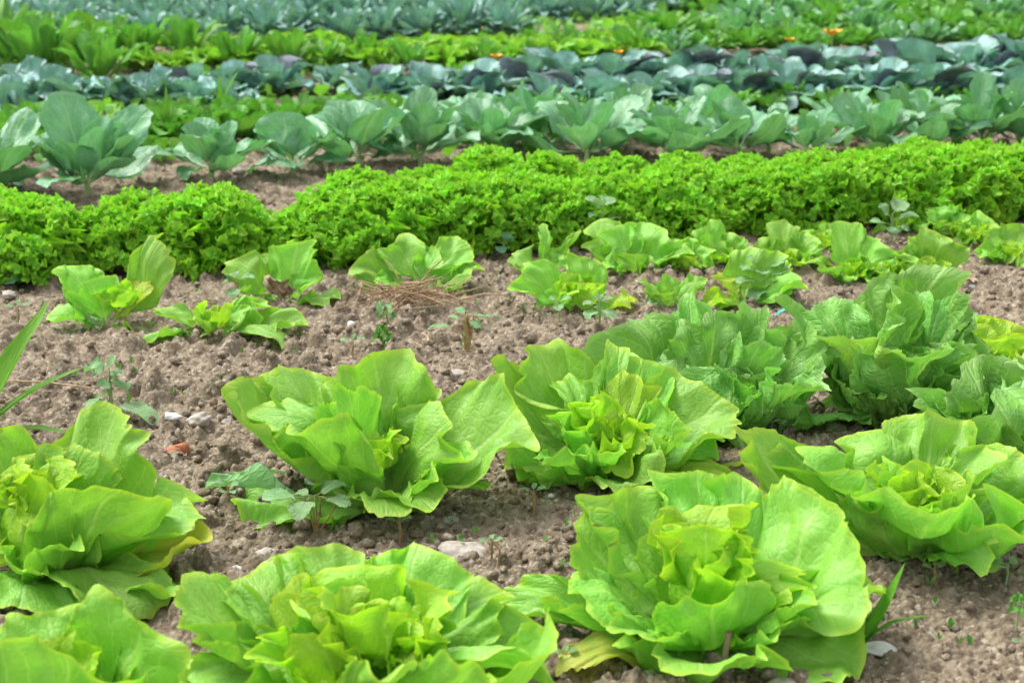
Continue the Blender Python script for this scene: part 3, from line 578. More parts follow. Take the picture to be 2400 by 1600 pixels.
cabbage('big blue green young cabbage with tall rounded leaves, largest in its row', 205, 455, .17, 5, 1, specs=[
 (150, 205, .06, 130, 330, dict(cup=.5)), (250, 270, .02, 100, 350), (335, 245, .04, 110, 30, dict(cup=.3)), (75, 290, .03, 70, 285, dict(curl=.4)), (105, 325, -.02, 90, 275, dict(cup=.9)),
 (175, 325, -.06, 100, 190), (260, 300, -.0, 90, 60), (305, 358, -.05, 110, 110, dict(cup=.8)), (140, 405, -.08, 80, 240), (110,300,.1,110,300)])
cabbage('young cabbage cut by the left border, with two long flat leaves', -35, 440, .2, 6, 2, specs=[(90, 318, 0, 50, 85), (100, 392, -.04, 45, 95), (60, 440, .05, 90, 60)])
cabbage('young cabbage with one long leaf arching to the left over bare soil', 495, 415, .15, 4, 3, specs=[
 (290, 385, -.02, 75, 272, dict(sag=-.28)), (455, 280, .03, 75, 330, dict(cup=.8)), (520, 300, -.03, 90, 190, dict(cup=.6)), (535, 275, .03, 50, 10), (645, 318, .0, 55, 82, dict(cup=.9)), (415, 420, -.05, 75, 250, dict(sag=-.15)), (600, 325, .05, 80, 60)])
cabbage('young cabbage with one broad upright oval leaf facing forward', 685, 402, .12, 4, 4, specs=[
 (672, 258, .0, 140, 185, dict(cup=.25, ruf=.3)), (820, 370, .0, 70, 88, dict(sag=-.1)), (580, 400, .02, 80, 270, dict(sag=-.2)), (740, 330, .05, 70, 60), (620, 340, .04, 60, 300)])
kale_pts = [(840, 385, .19, 8), (985, 378, .19, 8), (1150, 366, .17, 8), (1260, 345, .2, 8), (1375, 374, .2, 8), (1575, 372, .18, 9), (1730, 358, .17, 8), (1800, 345, .14, 7), (1895, 362, .13, 6), (2050, 352, .17, 9), (2190, 350, .14, 7), (2300, 342, .19, 8), (2400, 345, .2, 8)]
for i, (px, py, h, n) in enumerate(kale_pts):
    cabbage('blue green young cabbage, %s in its row counted rightwards from the broad oval leaved one' % ORD[i], px, py, h, n, 20 + i, el=28)
for i, (px, py, h, n) in enumerate([(900, 335, .15, 7), (1100, 322, .16, 7), (1470, 322, .17, 8), (1660, 312, .16, 8), (1240, 318, .17, 7), (1980, 312, .14, 7), (2140, 305, .15, 7), (2380, 300, .16, 7)]):
    cabbage('half hidden blue green young cabbage, %s of the broken line behind the cabbage row' % ORD[i], px, py, h, n, 50 + i, mt='cabbage', group='young cabbages half hidden behind the row')

# ------------------------------------------------------------------ far rows: shared meshes
def proto(name, label, cat, group, seed, n, ln, W, el, mt, nu=21, nv=9, stem='gstem', leafname='leaves', **kw):
    t = thing(name, label, cat, (0, 0, 0), group); A = Acc(); fan_plant(A, (0, 0, .02), n, ln, W, el, seed, nu=nu, nv=nv, **kw); obj(leafname, A.mesh(leafname, M[mt]), t)
    A = Acc(); stem_to(A, .06, .01); obj('stem', A.mesh('stem', M[stem]), t); return t
def red_cab(seed, split):
    g = 'red and blue cabbages in the far double row'
    t = thing('red_cabbage', 'blue grey cabbage with purple undersides standing in the far double row', 'cabbage', (0, 0, 0), g)
    A = Acc(); fan_plant(A, (0, 0, .03), 9, .26, .19, 14, seed, nu=27, nv=11, stalk=.2, el_in=50, curl=.3, cup=.5, fan=0, jag=.2); obj('outer_leaves', A.mesh('outer_leaves', M['bluish']), t)
    A = Acc(); fan_plant(A, (0, 0, .03), split, .19, .15, 45, seed + 9, nu=23, nv=9, stalk=.1, cup=.7); obj('inner_leaves', A.mesh('inner_leaves', M['bluish']), t)
    A = Acc(); fan_plant(A, (0, 0, .03), 2, .21, .14, 50, seed + 19, nu=23, nv=9, stalk=.1, cup=.8, el_in=60); obj('purple_leaves', A.mesh('purple_leaves', M['red']), t)
    A = Acc(); stem_to(A, .06, .014); obj('stem', A.mesh('stem', M['stem']), t); return t
RC = [red_cab(s_, 5) for s_ in (101, 102, 103, 104)]
put_row(RC, [(885, 246, 1.1), (1010, 244, 1.05), (1110, 240, 1.0)] + [(1300 + 108 * i, 262 - i * 1.6, 1.0 + .15 * ((i * 7) % 3) / 2) for i in range(11)], None, 7)
put_row(RC, [(440, 228, .85), (540, 222, .9), (640, 218, .95), (790, 212, .8)] + [(1230 + 92 * i, 216 - i * .9, 1.1 + .2 * ((i * 5) % 3) / 2) for i in range(14)], None, 8)
SV = [proto('savoy_cabbage', 'crumpled blue green savoy cabbage in the far left patch', 'cabbage', 'savoy cabbages far left', 120 + k, 11, .26, .2, 15, 'bluish', stalk=.2, el_in=60, blister=5, ruf=1.2, nu=31, nv=12) for k in range(2)]
put_row(SV, [(20, 262, 1.0), (130, 255, 1.0), (240, 250, .9), (350, 248, .95), (450, 250, .9), (560, 255, .6), (60, 225, .9)], None, 9)
BT = [proto('beet', 'bright green beet plant with red leaf stalks behind the young cabbages', 'beet', 'beet plants behind the young cabbages', 130 + k, 13, .17, .085, 30, 'green', stem='stem', stalk=.45, ruf=1.1, lobes=.1) for k in range(3)]
put_row(BT, [(20, 352, 1.1), (60, 318, 1), (330, 345, .9), (400, 340, 1.1), (470, 335, 1.1), (540, 332, 1.1), (610, 328, 1.1), (690, 320, 1.1), (770, 312, 1.0), (850, 300, 1.0), (430, 305, 1), (560, 300, 1), (740, 290, .9), (920, 285, .9),
             (1180, 290, .9), (1320, 300, .9), (1560, 290, .8)], None, 10)
GW = [proto('leafy_weed', 'light green leafy weed growing between the far cabbage rows', 'weed', 'leafy weeds between the far cabbage rows', 140 + k, 16, .12, .05, 35, 'green', stalk=.3, ruf=1.0, nu=15, nv=7) for k in range(3)]
put_row(GW, [(1600 + 48 * i + (i * 37) % 20, 285 - (i * 13) % 22 - i * .8, .9 + (i % 3) * .15) for i in range(17)] + [(1220 + i * 60, 262 + (i % 3) * 6, .9) for i in range(6)] + [(960 + i * 60, 275 + (i % 2) * 8, .8) for i in range(5)], None, 11)
YL = [proto('yellow_green_lettuce', 'yellow green lettuce in the far bright row', 'lettuce', 'yellow green lettuces in the far bright row', 150 + k, 16, .15, .13, 25, 'lime', stalk=.05, ruf=1.6, nu=21, nv=8) for k in range(2)]
put_row(YL, [(330 + 78 * i, 168 - i * 2.6 + (i % 2) * 5, 1.0) for i in range(16)] + [(640 + 75 * i, 138 - i * 2.4, .95) for i in range(12)] + [(1540 + 40 * i, 78 - i * 1.8, .6) for i in range(13)] + [(120 + 90 * i, 120 - i * 1.5, .9) for i in range(8)], None, 12)
CL = [proto('celery', 'tall mid green celery plant at the far left', 'celery', 'celery plants far left', 160 + k, 15, .36, .1, 50, 'green', stalk=.5, ruf=1.2, lobes=.15) for k in range(2)]
put_row(CL, [(10, 175, 1.0), (90, 190, 1.1), (170, 178, 1.0), (235, 205, .9), (330, 160, .85), (440, 150, .8), (560, 165, .7), (680, 172, .7), (760, 160, .6), (860, 150, .6), (960, 165, .5), (60, 150, 1), (250, 155, .9), (1140, 150, .5), (1260, 140, .5), (1500, 112, .5), (1330, 125, .6)], None, 13)
SQ = [proto('squash_plant', 'dark green squash plant with large lobed leaves at the far right', 'squash', 'squash plants far right', 170 + k, 26, .36, .11, 15, ('green', 'green', 'cabbage')[k], stalk=.5, ruf=1.2, lobes=.2, el_in=70) for k in range(3)]
put_row(SQ, [(1480 + 88 * i, 130 - i * 3.2, .7) for i in range(11)] + [(1540 + 95 * i, 98 - i * 1.5, .85) for i in range(10)] + [(1750 + 95 * i, 62 - i, .9) for i in range(8)], None, 14)
BC = [proto('broccoli_plant', 'blue green broccoli plant in the farthest rows', 'broccoli', 'broccoli plants in the farthest rows', 180 + k, 40, .34, .085, 5, 'bluish', stalk=.5, ruf=.9, el_in=80) for k in range(3)]
put_row(BC, [(-20 + 92 * i, 104 - i * 2.0 + (i % 2) * 4, .9) for i in range(14)] + [(20 + 90 * i, 70 - i * 1.5, .95) for i in range(17)] + [(-10 + 90 * i, 40 - i * .8, 1.0) for i in range(18)], None, 15)
DG = [proto('dark_bush', 'dark green bushy plant at the far edge of the field', 'bush', 'dark bushes at the far edge', 190 + k, 26, .5, .16, 10, 'green', stalk=.2, ruf=1.0, el_in=85) for k in range(2)]
put_row(DG, [(-40 + 100 * i, 14 + (i % 3) * 4, .9) for i in range(26)], None, 16)
for pl in (FR, RC, SV, BT, GW, YL, CL, SQ, BC, DG): drop_unplaced(pl)

def far_weeds():                              # low green growth covering the soil between the far rows
    rng = np.random.RandomState(8); A = Acc(); V, F, U, K = [], [], [], []; n = 0
    m = 15000; y = 4.6 * np.exp(rng.rand(m) * math.log(15 / 4.6)); x = (rng.rand(m) - .5) * .86 * y
    py = 800 - FPX * np.tan(np.arctan2(-CAM_H, y) + PITCH); px = 1200 + x / (y * cp + CAM_H * sp) * FPX
    dens = np.clip(.42 + 1.1 * fbm(x * 1.6, y * 1.1, 91, 2), 0, 1)
    bare = ((px > 1400) & (py > 98) & (py < 165)) | ((py > 250) & (px > 600) & (rng.rand(m) < .8))
    dens = np.where(bare, dens * .12, dens); dens = np.where(py < 90, np.maximum(dens, .7), dens)
    k_ = rng.rand(m) < dens; x, y = x[k_], y[k_]; m = len(x)
    a = rng.rand(m) * 6.28; e = .3 + rng.rand(m) * 1.1; L = .025 + .055 * rng.rand(m) + .003 * y; Wd = L * (.25 + .25 * rng.rand(m)); z = base_height(x, y) - .005
    o = np.stack([np.sin(a) * np.cos(e), np.cos(a) * np.cos(e), np.sin(e)], -1); s_ = np.stack([np.cos(a), -np.sin(a), 0 * a], -1); b0 = np.stack([x, y, z], -1); dz = np.array([0, 0, .15])
    P = np.stack([b0, b0 + o * L[:, None] * .45 + s_ * Wd[:, None], b0 + o * L[:, None] * .45 - s_ * Wd[:, None] + dz * L[:, None], b0 + o * L[:, None] * .8 + s_ * Wd[:, None] * .7 - dz * 0, b0 + o * L[:, None] * .8 - s_ * Wd[:, None] * .7, b0 + o * L[:, None] - dz * L[:, None]], 1)
    f = np.array([[0, 1, 2], [1, 3, 4], [1, 4, 2], [3, 5, 4]]); FF = (f[None] + (np.arange(m) * 6)[:, None, None]).reshape(-1, 3)
    U = np.tile(np.array([[0, 0], [1, .45], [-1, .45], [.7, .8], [-.7, .8], [0, 1]]), (m, 1)); K = np.stack([np.full(m * 6, .5), np.full(m * 6, .6), np.repeat(rng.rand(m), 6), np.zeros(m * 6)], -1)
    tag(obj('ground_cover', new_mesh('ground_cover', P.reshape(-1, 3), FF, [M['green'], M['lime']], U, K, mi=np.repeat((rng.rand(m) < .35).astype(int), 4))), 'low green weeds covering the soil between the far rows', 'weeds', kind='stuff')
far_weeds()
def flower(px, py, y, s_, label):
    c = at_y(px, py, y); z0 = gz(c); t = thing('squash_flower', label, 'flower', (c[0], c[1], z0), 'orange squash blossoms'); h = c[2] - z0
    A = Acc(); tube(A, [(0, 0, 0), (.005, 0, h * .5), (0, 0, h)], .004, 6); obj('stem', A.mesh('stem', M['gstem']), t)
    for i in range(5):
        A = Acc(); a = math.radians(i * 72 + 20); o = np.array([math.sin(a), math.cos(a), 0]); leaf(A, np.array([0, 0, h]), np.array([0, 0, h]) + o * s_ + np.array([0, 0, s_ * .8]), s_ * .8, i * 72 + 20, sag=.1, curl=.4, nu=17, nv=8, ruf=1, seed=i)
        obj('petal', A.mesh('petal', M['flower']), t)
flower(1950, 84, 7.6, .05, 'orange squash blossom among the dark leaves at the far right')
flower(1163, 137, 7.3, .032, 'orange squash blossom standing behind the blue cabbages')
flower(1450, 126, 7.5, .026, 'orange blossom at the edge of the bare far soil strip')
flower(1850, 97, 7.4, .026, 'small orange blossom just left of the bright far blossom')
A = Acc(); b = at_y(1742, 0, 11.2); tube(A, [(0, 0, 0), (.01, 0, .25), (.005, 0, .55)], [.02, .017, .016], 8)
st = obj('wooden_stake', A.mesh('wooden_stake', M['wood']), None, (b[0], b[1], gz(b))); tag(st, 'short brown wooden stake standing in the farthest rows', 'stake')
# ------------------------------------------------------------------ the row of small lettuces
SG = 'small sparse lettuces in the middle row'; SM = dict(mt='lettuce', hm='heart', teeth=.5, ruf=1.2, group=SG, nu=61, nv=14, stalk=.12, warp=1.2, cup=.3, curl=.35)
def small(label, base, specs, heart, hs, **kw): k = dict(SM); k.update(kw); return lettuce('small_lettuce', label, 'lettuce', base, specs, heart=heart, hseed=hs, **k)
small('small lettuce with one tall upright oval leaf on its right, left end of the row', (250, 742), [(392, 568, .04, 110, 40, dict(stalk=.25, cup=.2)), (172, 606, .05, 115, 318), (127, 712, .0, 85, 265), (335, 770, -.04, 120, 125), (225, 655, .0, 110, 340), (215, 735, -.03, 60, 215, dict(m='weed')), (335, 640, .04, 80, 50, dict(m='yellow_lettuce', yellow=.6))], (290, 665, 7, .05, .045, .05), 31)
small('small lettuce with a long flat left leaf and a drooping right leaf', (505, 775), [(312, 783, .0, 80, 270, dict(sag=-.05)), (388, 697, .04, 75, 297), (603, 686, .05, 105, 35), (705, 712, .02, 100, 74, dict(cup=.7)), (722, 815, -.05, 65, 108, dict(sag=-.2)), (470, 735, -.02, 80, 220, dict(cup=.9)), (560, 720, 0, 80, 60)], (500, 725, 8, .05, .04, .045), 32)
small('small lettuce curling round a dry brown rotten leaf', (665, 690), [(568, 588, .04, 130, 318), (690, 560, .04, 125, 20, dict(cup=.3)), (798, 680, -.01, 85, 96), (560, 660, .0, 80, 280), (720, 640, 0, 90, 60), (640, 640, -.04, 75, 190, dict(m='rotten', cup=1.3, ruf=1.5, label='brown rotten leaf'))], None, 33)
small('small lettuce growing right behind the heap of dry straw', (975, 655), [(838, 598, .0, 100, 290), (950, 555, .04, 115, 350), (1118, 600, .01, 105, 78), (1095, 562, .04, 100, 45), (1085, 655, -.03, 80, 110), (880, 640, -.01, 80, 260), (1010, 600, 0, 90, 30)], None, 34)
small('small pale hearted lettuce with low weeds at its foot, right of the bare gap', (1355, 705), [(1240, 608, .03, 115, 303), (1398, 604, .04, 105, 12), (1485, 685, -.01, 90, 92, dict(m='yellow_lettuce')), (1300, 680, -.03, 80, 235), (1330, 650, 0, 80, 320, dict(m='heart')), (1430, 720, -.04, 70, 130), (1375, 655, -.02, 80, 150, dict(m='yellow_lettuce', cup=.9))], (1345, 650, 6, .04, .04, .045), 35)
small('small lettuce with two thin curled leaves pointing up', (1280, 625), [(1285, 530, .02, 40, 340, dict(curl=.6, cup=1.4)), (1347, 528, .02, 35, 20, dict(cup=1.4)), (1205, 600, .0, 80, 285), (1320, 600, 0, 80, 60), (1240, 640, -.03, 70, 220)], None, 36)
small('widest small lettuce of the row, a fan of broad round leaves', (1480, 625), [(1395, 534, .03, 120, 322), (1455, 524, .04, 100, 350), (1535, 522, .03, 130, 18, dict(cup=.3)), (1605, 558, .0, 80, 75), (1420, 600, -.02, 100, 240), (1540, 620, -.03, 90, 130), (1490, 590, -.02, 90, 170)], None, 37)
small('small lettuce with one leaf standing up like a spoon', (1690, 612), [(1645, 519, .04, 75, 335), (1733, 545, .03, 70, 25), (1630, 578, .0, 90, 285), (1760, 580, .0, 80, 80), (1690, 575, .0, 80, 0, dict(ruf=1.6))], (1690, 585, 6, .04, .03, .04), 38)
small('small dull green lettuce mixed with grey weeds', (1565, 700), [(1512, 648, .02, 60, 305), (1645, 645, .02, 60, 60), (1590, 655, .03, 70, 0), (1520, 700, -.01, 50, 260, dict(m='weed')), (1620, 700, -.02, 50, 110, dict(m='weed')), (1560, 680, -.02, 60, 180)], None, 39)
small('small lettuce behind a grey green weed, one pale leaf lying on its left', (1745, 700), [(1765, 572, .05, 120, 5), (1650, 700, -.02, 75, 262, dict(m='yellow_lettuce', sag=-.1)), (1690, 710, -.03, 90, 235), (1845, 620, .02, 90, 60), (1880, 640, 0, 80, 80), (1700, 640, .02, 90, 300, dict(m='yellow_lettuce'))], None, 40)
nxt = [('small lettuce with two upright leaves right of the spoon leaved one', (1850, 612), [(1835, 520, .04, 80, 345), (1780, 560, .02, 90, 300), (1900, 545, .02, 80, 40), (1930, 590, 0, 80, 90)]),
 ('small lettuce with a tall centre leaf, third from the right end', (1995, 640), [(1985, 520, .04, 95, 345), (1920, 600, 0, 90, 280), (2070, 560, .03, 110, 50), (2080, 610, 0, 90, 90), (1960, 640, -.03, 90, 230)]),
 ('small lettuce with a withered brown leaf on its right', (2170, 640), [(2225, 548, .03, 130, 30), (2110, 580, .02, 110, 300), (2160, 565, .04, 90, 350), (2275, 625, -.02, 70, 96, dict(m='rotten')), (2090, 625, -.01, 80, 265), (2200, 620, -.02, 90, 140)]),
 ('small lettuce in the back line partly covered by a weed', (2110, 535), [(2080, 470, .04, 80, 320), (2150, 480, .03, 90, 30), (2040, 510, .0, 80, 285), (2180, 520, 0, 80, 90)]),
 ('small lettuce in the back line with overlapping round leaves', (2240, 545), [(2200, 482, .04, 90, 330), (2270, 500, .03, 90, 35), (2310, 530, 0, 80, 85), (2230, 520, -.01, 80, 200)]),
 ('small lettuce cut by the right border in the back line', (2375, 600), [(2320, 530, .03, 90, 310), (2395, 520, .04, 100, 10), (2300, 580, .0, 90, 280), (2360, 610, -.03, 90, 200)])]
nxt += [('low small lettuce filling the gap left of the two leaved upright one', (1790, 650), [(1750, 590, .03, 80, 320), (1830, 600, .02, 80, 50), (1760, 640, -.02, 70, 250), (1840, 650, -.02, 70, 110)]),
 ('low ragged small lettuce between the tall centre leaved one and the withered one', (2080, 645), [(2040, 590, .03, 90, 320), (2120, 590, .02, 90, 40), (2040, 640, -.02, 80, 250), (2130, 640, -.02, 80, 110)]),
 ('small lettuce right behind the withered leaved one, in the gap before the border', (2290, 560), [(2250, 520, .03, 80, 310), (2330, 515, .02, 90, 40), (2250, 560, -.01, 80, 260), (2340, 560, -.02, 80, 100)]),
 ('small lettuce filling the row between the fan and the spoon leaved lettuce', (1610, 625), [(1580, 560, .03, 90, 330), (1650, 575, .02, 80, 40), (1570, 610, 0, 70, 270), (1650, 620, -.02, 80, 110)]),
 ('low small lettuce right of the tall centre leaved one in the back line', (1930, 575), [(1890, 535, .03, 80, 310), (1965, 530, .02, 80, 40), (1900, 580, -.01, 80, 260), (1970, 575, -.02, 80, 100)])]
for i, (lb, bs, spx) in enumerate(nxt): small(lb, bs, spx, (bs[0], bs[1] - 28, 6, .04, .035, .045), 45 + i)

# ------------------------------------------------------------------ weeds, grass, straw, stones
def weed(label, base, specs, mt='weed', stem='gstem', name='weed', cat='weed', group=None, stemr=.0013, **kw):
    b = at(*base); b[2] = gz(b); t = thing(name, label, cat, tuple(b), group)
    A = Acc()
    for i, sp_ in enumerate(specs):
        tx, ty, dep, Wp, az, hx = sp_[:6]; o = dict(sp_[6]) if len(sp_) > 6 else {}
        T = at_y(tx, ty, b[1] + dep) - b; T[2] = max(T[2], .004); top = at_y(hx[0], hx[1], b[1]) - b; top[2] = max(top[2], .004)
        j = top * .0 + top; q = j + (T - j) * .22; tube(A, [(0, 0, -.01), j * .55 + np.array([.002, 0, 0]), j, q], [stemr, stemr * .9, stemr * .7, stemr * .5], 6)
        k = dict(cup=.5, sag=-.12, curl=.1, ruf=.3, teeth=.6, lobes=.03, nu=25, nv=10, fan=-.12, warp=.6); k.update(kw); k.update(o); mm = k.pop('m', mt)
        L = Acc(); leaf(L, q, T, 1.3 * Wp / scale_at(b[1] + dep / 2), az, seed=int(tx * 5 + ty), **k); obj('leaf', L.mesh('leaf', M[mm]), t)
    obj('stem', A.mesh('stem', M[stem]), t); return t
weed('young weed with oval grey green leaves and red stem in front of the lone lettuce', (738, 1218), [(612, 1168, -.02, 45, 280, (712, 1165)), (812, 1133, .02, 36, 60, (738, 1160)), (822, 1185, -.02, 40, 100, (752, 1163)), (695, 1212, -.05, 48, 215, (725, 1165)), (690, 1155, .02, 30, 300, (725, 1160)), (870, 1178, -.01, 12, 95, (800, 1165))], stem='stem')
weed('ragged grey green weed with drooping long leaves on the bare soil at the left', (262, 955), [(205, 850, .01, 42, 300, (245, 880), dict(ruf=1.4)), (310, 900, .0, 34, 80, (255, 860), dict(sag=-.5, ruf=1.2)), (370, 1035, -.05, 42, 120, (262, 935), dict(sag=-.15)), (270, 830, .02, 14, 20, (252, 870)), (200, 960, -.02, 40, 250, (250, 930)), (235, 905, -.01, 34, 200, (250, 885)), (290, 870, .01, 26, 40, (255, 880)), (225, 935, 0, 30, 280, (250, 910))], teeth=1.5)
weed('low weed with red stems and narrow leaves in front of the straw heap', (1095, 790), [(1000, 770, .0, 22, 275, (1075, 765)), (1150, 750, .01, 20, 70, (1095, 735)), (1120, 770, -.02, 26, 120, (1098, 745)), (1070, 720, .02, 18, 340, (1090, 740)), (1185, 745, .0, 10, 85, (1110, 740)), (1050, 740, .01, 16, 300, (1085, 750))], stem='stem', stemr=.003)
weed('grey green weed rising in front of the small lettuces, with a dark centre', (1790, 690), [(1730, 625, .01, 38, 295, (1785, 640)), (1855, 635, .0, 34, 75, (1795, 645)), (1760, 595, .02, 34, 330, (1788, 625)), (1840, 600, .02, 36, 40, (1792, 630)), (1725, 660, -.02, 32, 250, (1785, 660)), (1850, 665, -.02, 30, 110, (1795, 660)), (1765, 700, -.04, 34, 220, (1788, 675)), (1790, 640, -.02, 30, 180, (1790, 635))])
weed('tall pale green weed rising out of the frilly lettuce row', (1415, 578), [(1370, 462, .01, 32, 300, (1410, 490)), (1435, 462, .02, 32, 30, (1412, 485)), (1455, 510, .0, 30, 80, (1414, 515)), (1380, 505, -.01, 26, 260, (1412, 510)), (1400, 470, -.02, 26, 200, (1411, 485))])
weed('weed with two pointed pale leaves in front of the frilly lettuces', (395, 615), [(425, 552, .0, 34, 85, (392, 538)), (340, 570, -.01, 28, 260, (385, 545)), (395, 525, .01, 24, 0, (388, 545))])
weed('cluster of round dark weed leaves at the left border', (25, 655), [(5, 600, .01, 40, 300, (22, 625)), (45, 620, .01, 34, 50, (25, 630)), (15, 665, -.03, 40, 210, (22, 640)), (50, 650, -.02, 34, 110, (25, 640)), (-15, 640, 0, 40, 270, (18, 635))], mt='cabbage')
weed('small weed with grey leaves left of the rotten leaf', (555, 695), [(518, 665, .0, 26, 280, (550, 660)), (598, 648, .01, 26, 60, (556, 655)), (540, 640, .02, 28, 340, (552, 650)), (545, 695, -.03, 26, 200, (552, 672))], stem='stem')
weed('small weed with round leaves at the foot of the frilly row', (1180, 592), [(1150, 565, 0, 26, 290, (1178, 570)), (1205, 560, 0, 26, 60, (1182, 568)), (1175, 590, -.03, 26, 180, (1180, 575)), (1190, 545, .01, 22, 10, (1180, 565))], mt='cabbage')
weed('bushy grey weed over the small lettuce in the back line', (2090, 560), [(2060, 480, .0, 30, 310, (2088, 510)), (2120, 470, .02, 34, 20, (2092, 500)), (2155, 505, 0, 30, 80, (2095, 515)), (2040, 520, -.01, 30, 270, (2085, 525)), (2100, 545, -.03, 34, 180, (2090, 530)), (2130, 540, -.02, 30, 120, (2092, 530))])
weed('dark leafy weed between the frilly row and the back line', (2000, 520), [(1965, 490, 0, 28, 290, (1998, 495)), (2030, 480, .01, 28, 50, (2002, 490)), (1990, 470, .02, 26, 350, (2000, 488)), (1985, 510, -.02, 26, 220, (1998, 500)), (2040, 505, -.01, 26, 100, (2003, 500))], mt='cabbage')
weed('low weed with opposite leaves in front of the pale hearted small lettuce', (1405, 745), [(1365, 715, 0, 24, 290, (1400, 710)), (1440, 700, .01, 24, 60, (1406, 705)), (1375, 745, -.03, 28, 230, (1402, 725)), (1440, 745, -.03, 30, 130, (1406, 722)), (1400, 690, .01, 20, 350, (1404, 705))])
weed('tiny three leaved weed left of the pale hearted small lettuce', (1310, 725), [(1285, 700, 0, 22, 290, (1308, 705)), (1340, 700, 0, 24, 70, (1311, 705)), (1308, 728, -.03, 20, 190, (1309, 710))])
weed('curled parsley like weed alone on the bare slope', (898, 808), [(880, 775, .0, 30, 300, (896, 785), dict(ruf=3, frill=1)), (908, 772, .0, 30, 40, (898, 782), dict(ruf=3, frill=1)), (912, 795, -.01, 26, 110, (899, 795), dict(ruf=3, frill=1)), (885, 795, -.01, 26, 240, (897, 795), dict(ruf=3, frill=1))], mt='green')
weed('small curled weed above the parsley like one on the slope', (905, 750), [(880, 718, .0, 36, 300, (903, 730), dict(ruf=2, frill=.6)), (922, 720, .0, 36, 50, (906, 730), dict(ruf=2, frill=.6)), (910, 745, -.02, 30, 160, (905, 738), dict(ruf=2))], mt='weed')
weed('small round leaved weed on the soil at the right border', (2360, 1335), [(2335, 1315, 0, 24, 290, (2358, 1322)), (2385, 1312, 0, 24, 60, (2362, 1320)), (2350, 1330, -.02, 20, 200, (2359, 1326))])
weed('dark curled weed at the right border near the lower corner', (2385, 1440), [(2370, 1400, 0, 26, 300, (2384, 1415), dict(ruf=2, frill=.8)), (2400, 1395, 0, 26, 40, (2386, 1410), dict(ruf=2, frill=.8)), (2380, 1430, -.02, 26, 210, (2384, 1420), dict(ruf=2))], mt='green')
weed('single pale oval seedling leaf at the lower border', (1500, 1612), [(1540, 1575, .01, 36, 70, (1505, 1598))])
weed('red stemmed seedling at the left foot of the lone lettuce', (535, 1165), [(505, 1125, 0, 18, 300, (530, 1135)), (560, 1130, 0, 18, 50, (535, 1140)), (515, 1150, -.02, 16, 250, (530, 1150)), (550, 1155, -.02, 14, 140, (536, 1150))], stem='stem', stemr=.0012)
for i, (x_, y_, lb) in enumerate([(1150, 1285, 'spindly seedling with curled dry stem on the soil strip between the near lettuces'), (935, 1235, 'pair of green seedling leaves beside the flat half buried stone'), (1250, 1165, 'lone grass like seedling right of the lone lettuce'), (40, 735, 'tiny seedling cluster on the slope near the left border'), (825, 815, 'tiny seedling in the middle of the bare slope'), (2190, 1345, 'small sprout in front of the pale drooping lettuce leaf'), (1325, 1545, 'thin seedling in front of the yellowing leaf'), (1770, 1545, 'two leaved seedling in front of the biggest lettuce'), (2400, 1520, 'seedling at the right border near the bottom')]):
    weed(lb, (x_, y_), [(x_ - 28, y_ - 20, 0, 14, 290, (x_ - 4, y_ - 14)), (x_ + 30, y_ - 24, 0, 14, 70, (x_ + 3, y_ - 16)), (x_ + 4, y_ - 34, .01, 10, 20, (x_, y_ - 16))], name='seedling', cat='seedling', stem='stem', stemr=.0009)

def grass(label, base, specs):
    b = at(*base); b[2] = gz(b); t = thing('grass_plant', label, 'grass plant', tuple(b))
    for tx, ty, dep, Wp, az, o in specs:
        T = at_y(tx, ty, b[1] + dep) - b; T[2] = max(T[2], .005); k = dict(cup=.7, sag=-.12, ruf=.25, teeth=0, lobes=.0, nu=9, nv=24, warp=.15, fan=-.75, blister=.2, round_=175); k.update(o)
        A = Acc(); leaf(A, np.array([0, 0, .0]), T, Wp / scale_at(b[1]), az, seed=int(tx), **k); obj('blade', A.mesh('blade', M['blade']), t)
grass('grass plant with long broad blades reaching in from the left border', (-60, 1010), [(115, 705, .03, 70, 40, dict(sag=-.06)), (190, 862, .0, 42, 75, {}), (200, 1025, -.05, 30, 100, dict(sag=-.18)), (-10, 800, .05, 60, 10, {})])
grass('upright grass blade beside the biggest lettuce', (2012, 1500), [(2118, 1315, .0, 34, 60, dict(sag=.1)), (2045, 1400, .02, 12, 20, {}), (2180, 1445, -.01, 12, 90, dict(sag=-.3))])
grass('thin blue green leek leaves standing between the beets and the young cabbages', (395, 345), [(390, 200, 0, 16, 350, {}), (405, 240, .02, 14, 40, {}), (372, 255, 0, 12, 300, {})])
grass('leek plant behind the beets with blades above the blue cabbages', (520, 275), [(515, 175, 0, 14, 350, {}), (560, 165, .02, 14, 50, dict(sag=-.2)), (500, 205, 0, 12, 300, {})])
grass('leek plant at the far left among the savoy cabbages', (60, 345), [(55, 230, 0, 14, 350, {}), (35, 255, 0, 12, 300, {}), (75, 260, 0, 12, 30, {})])

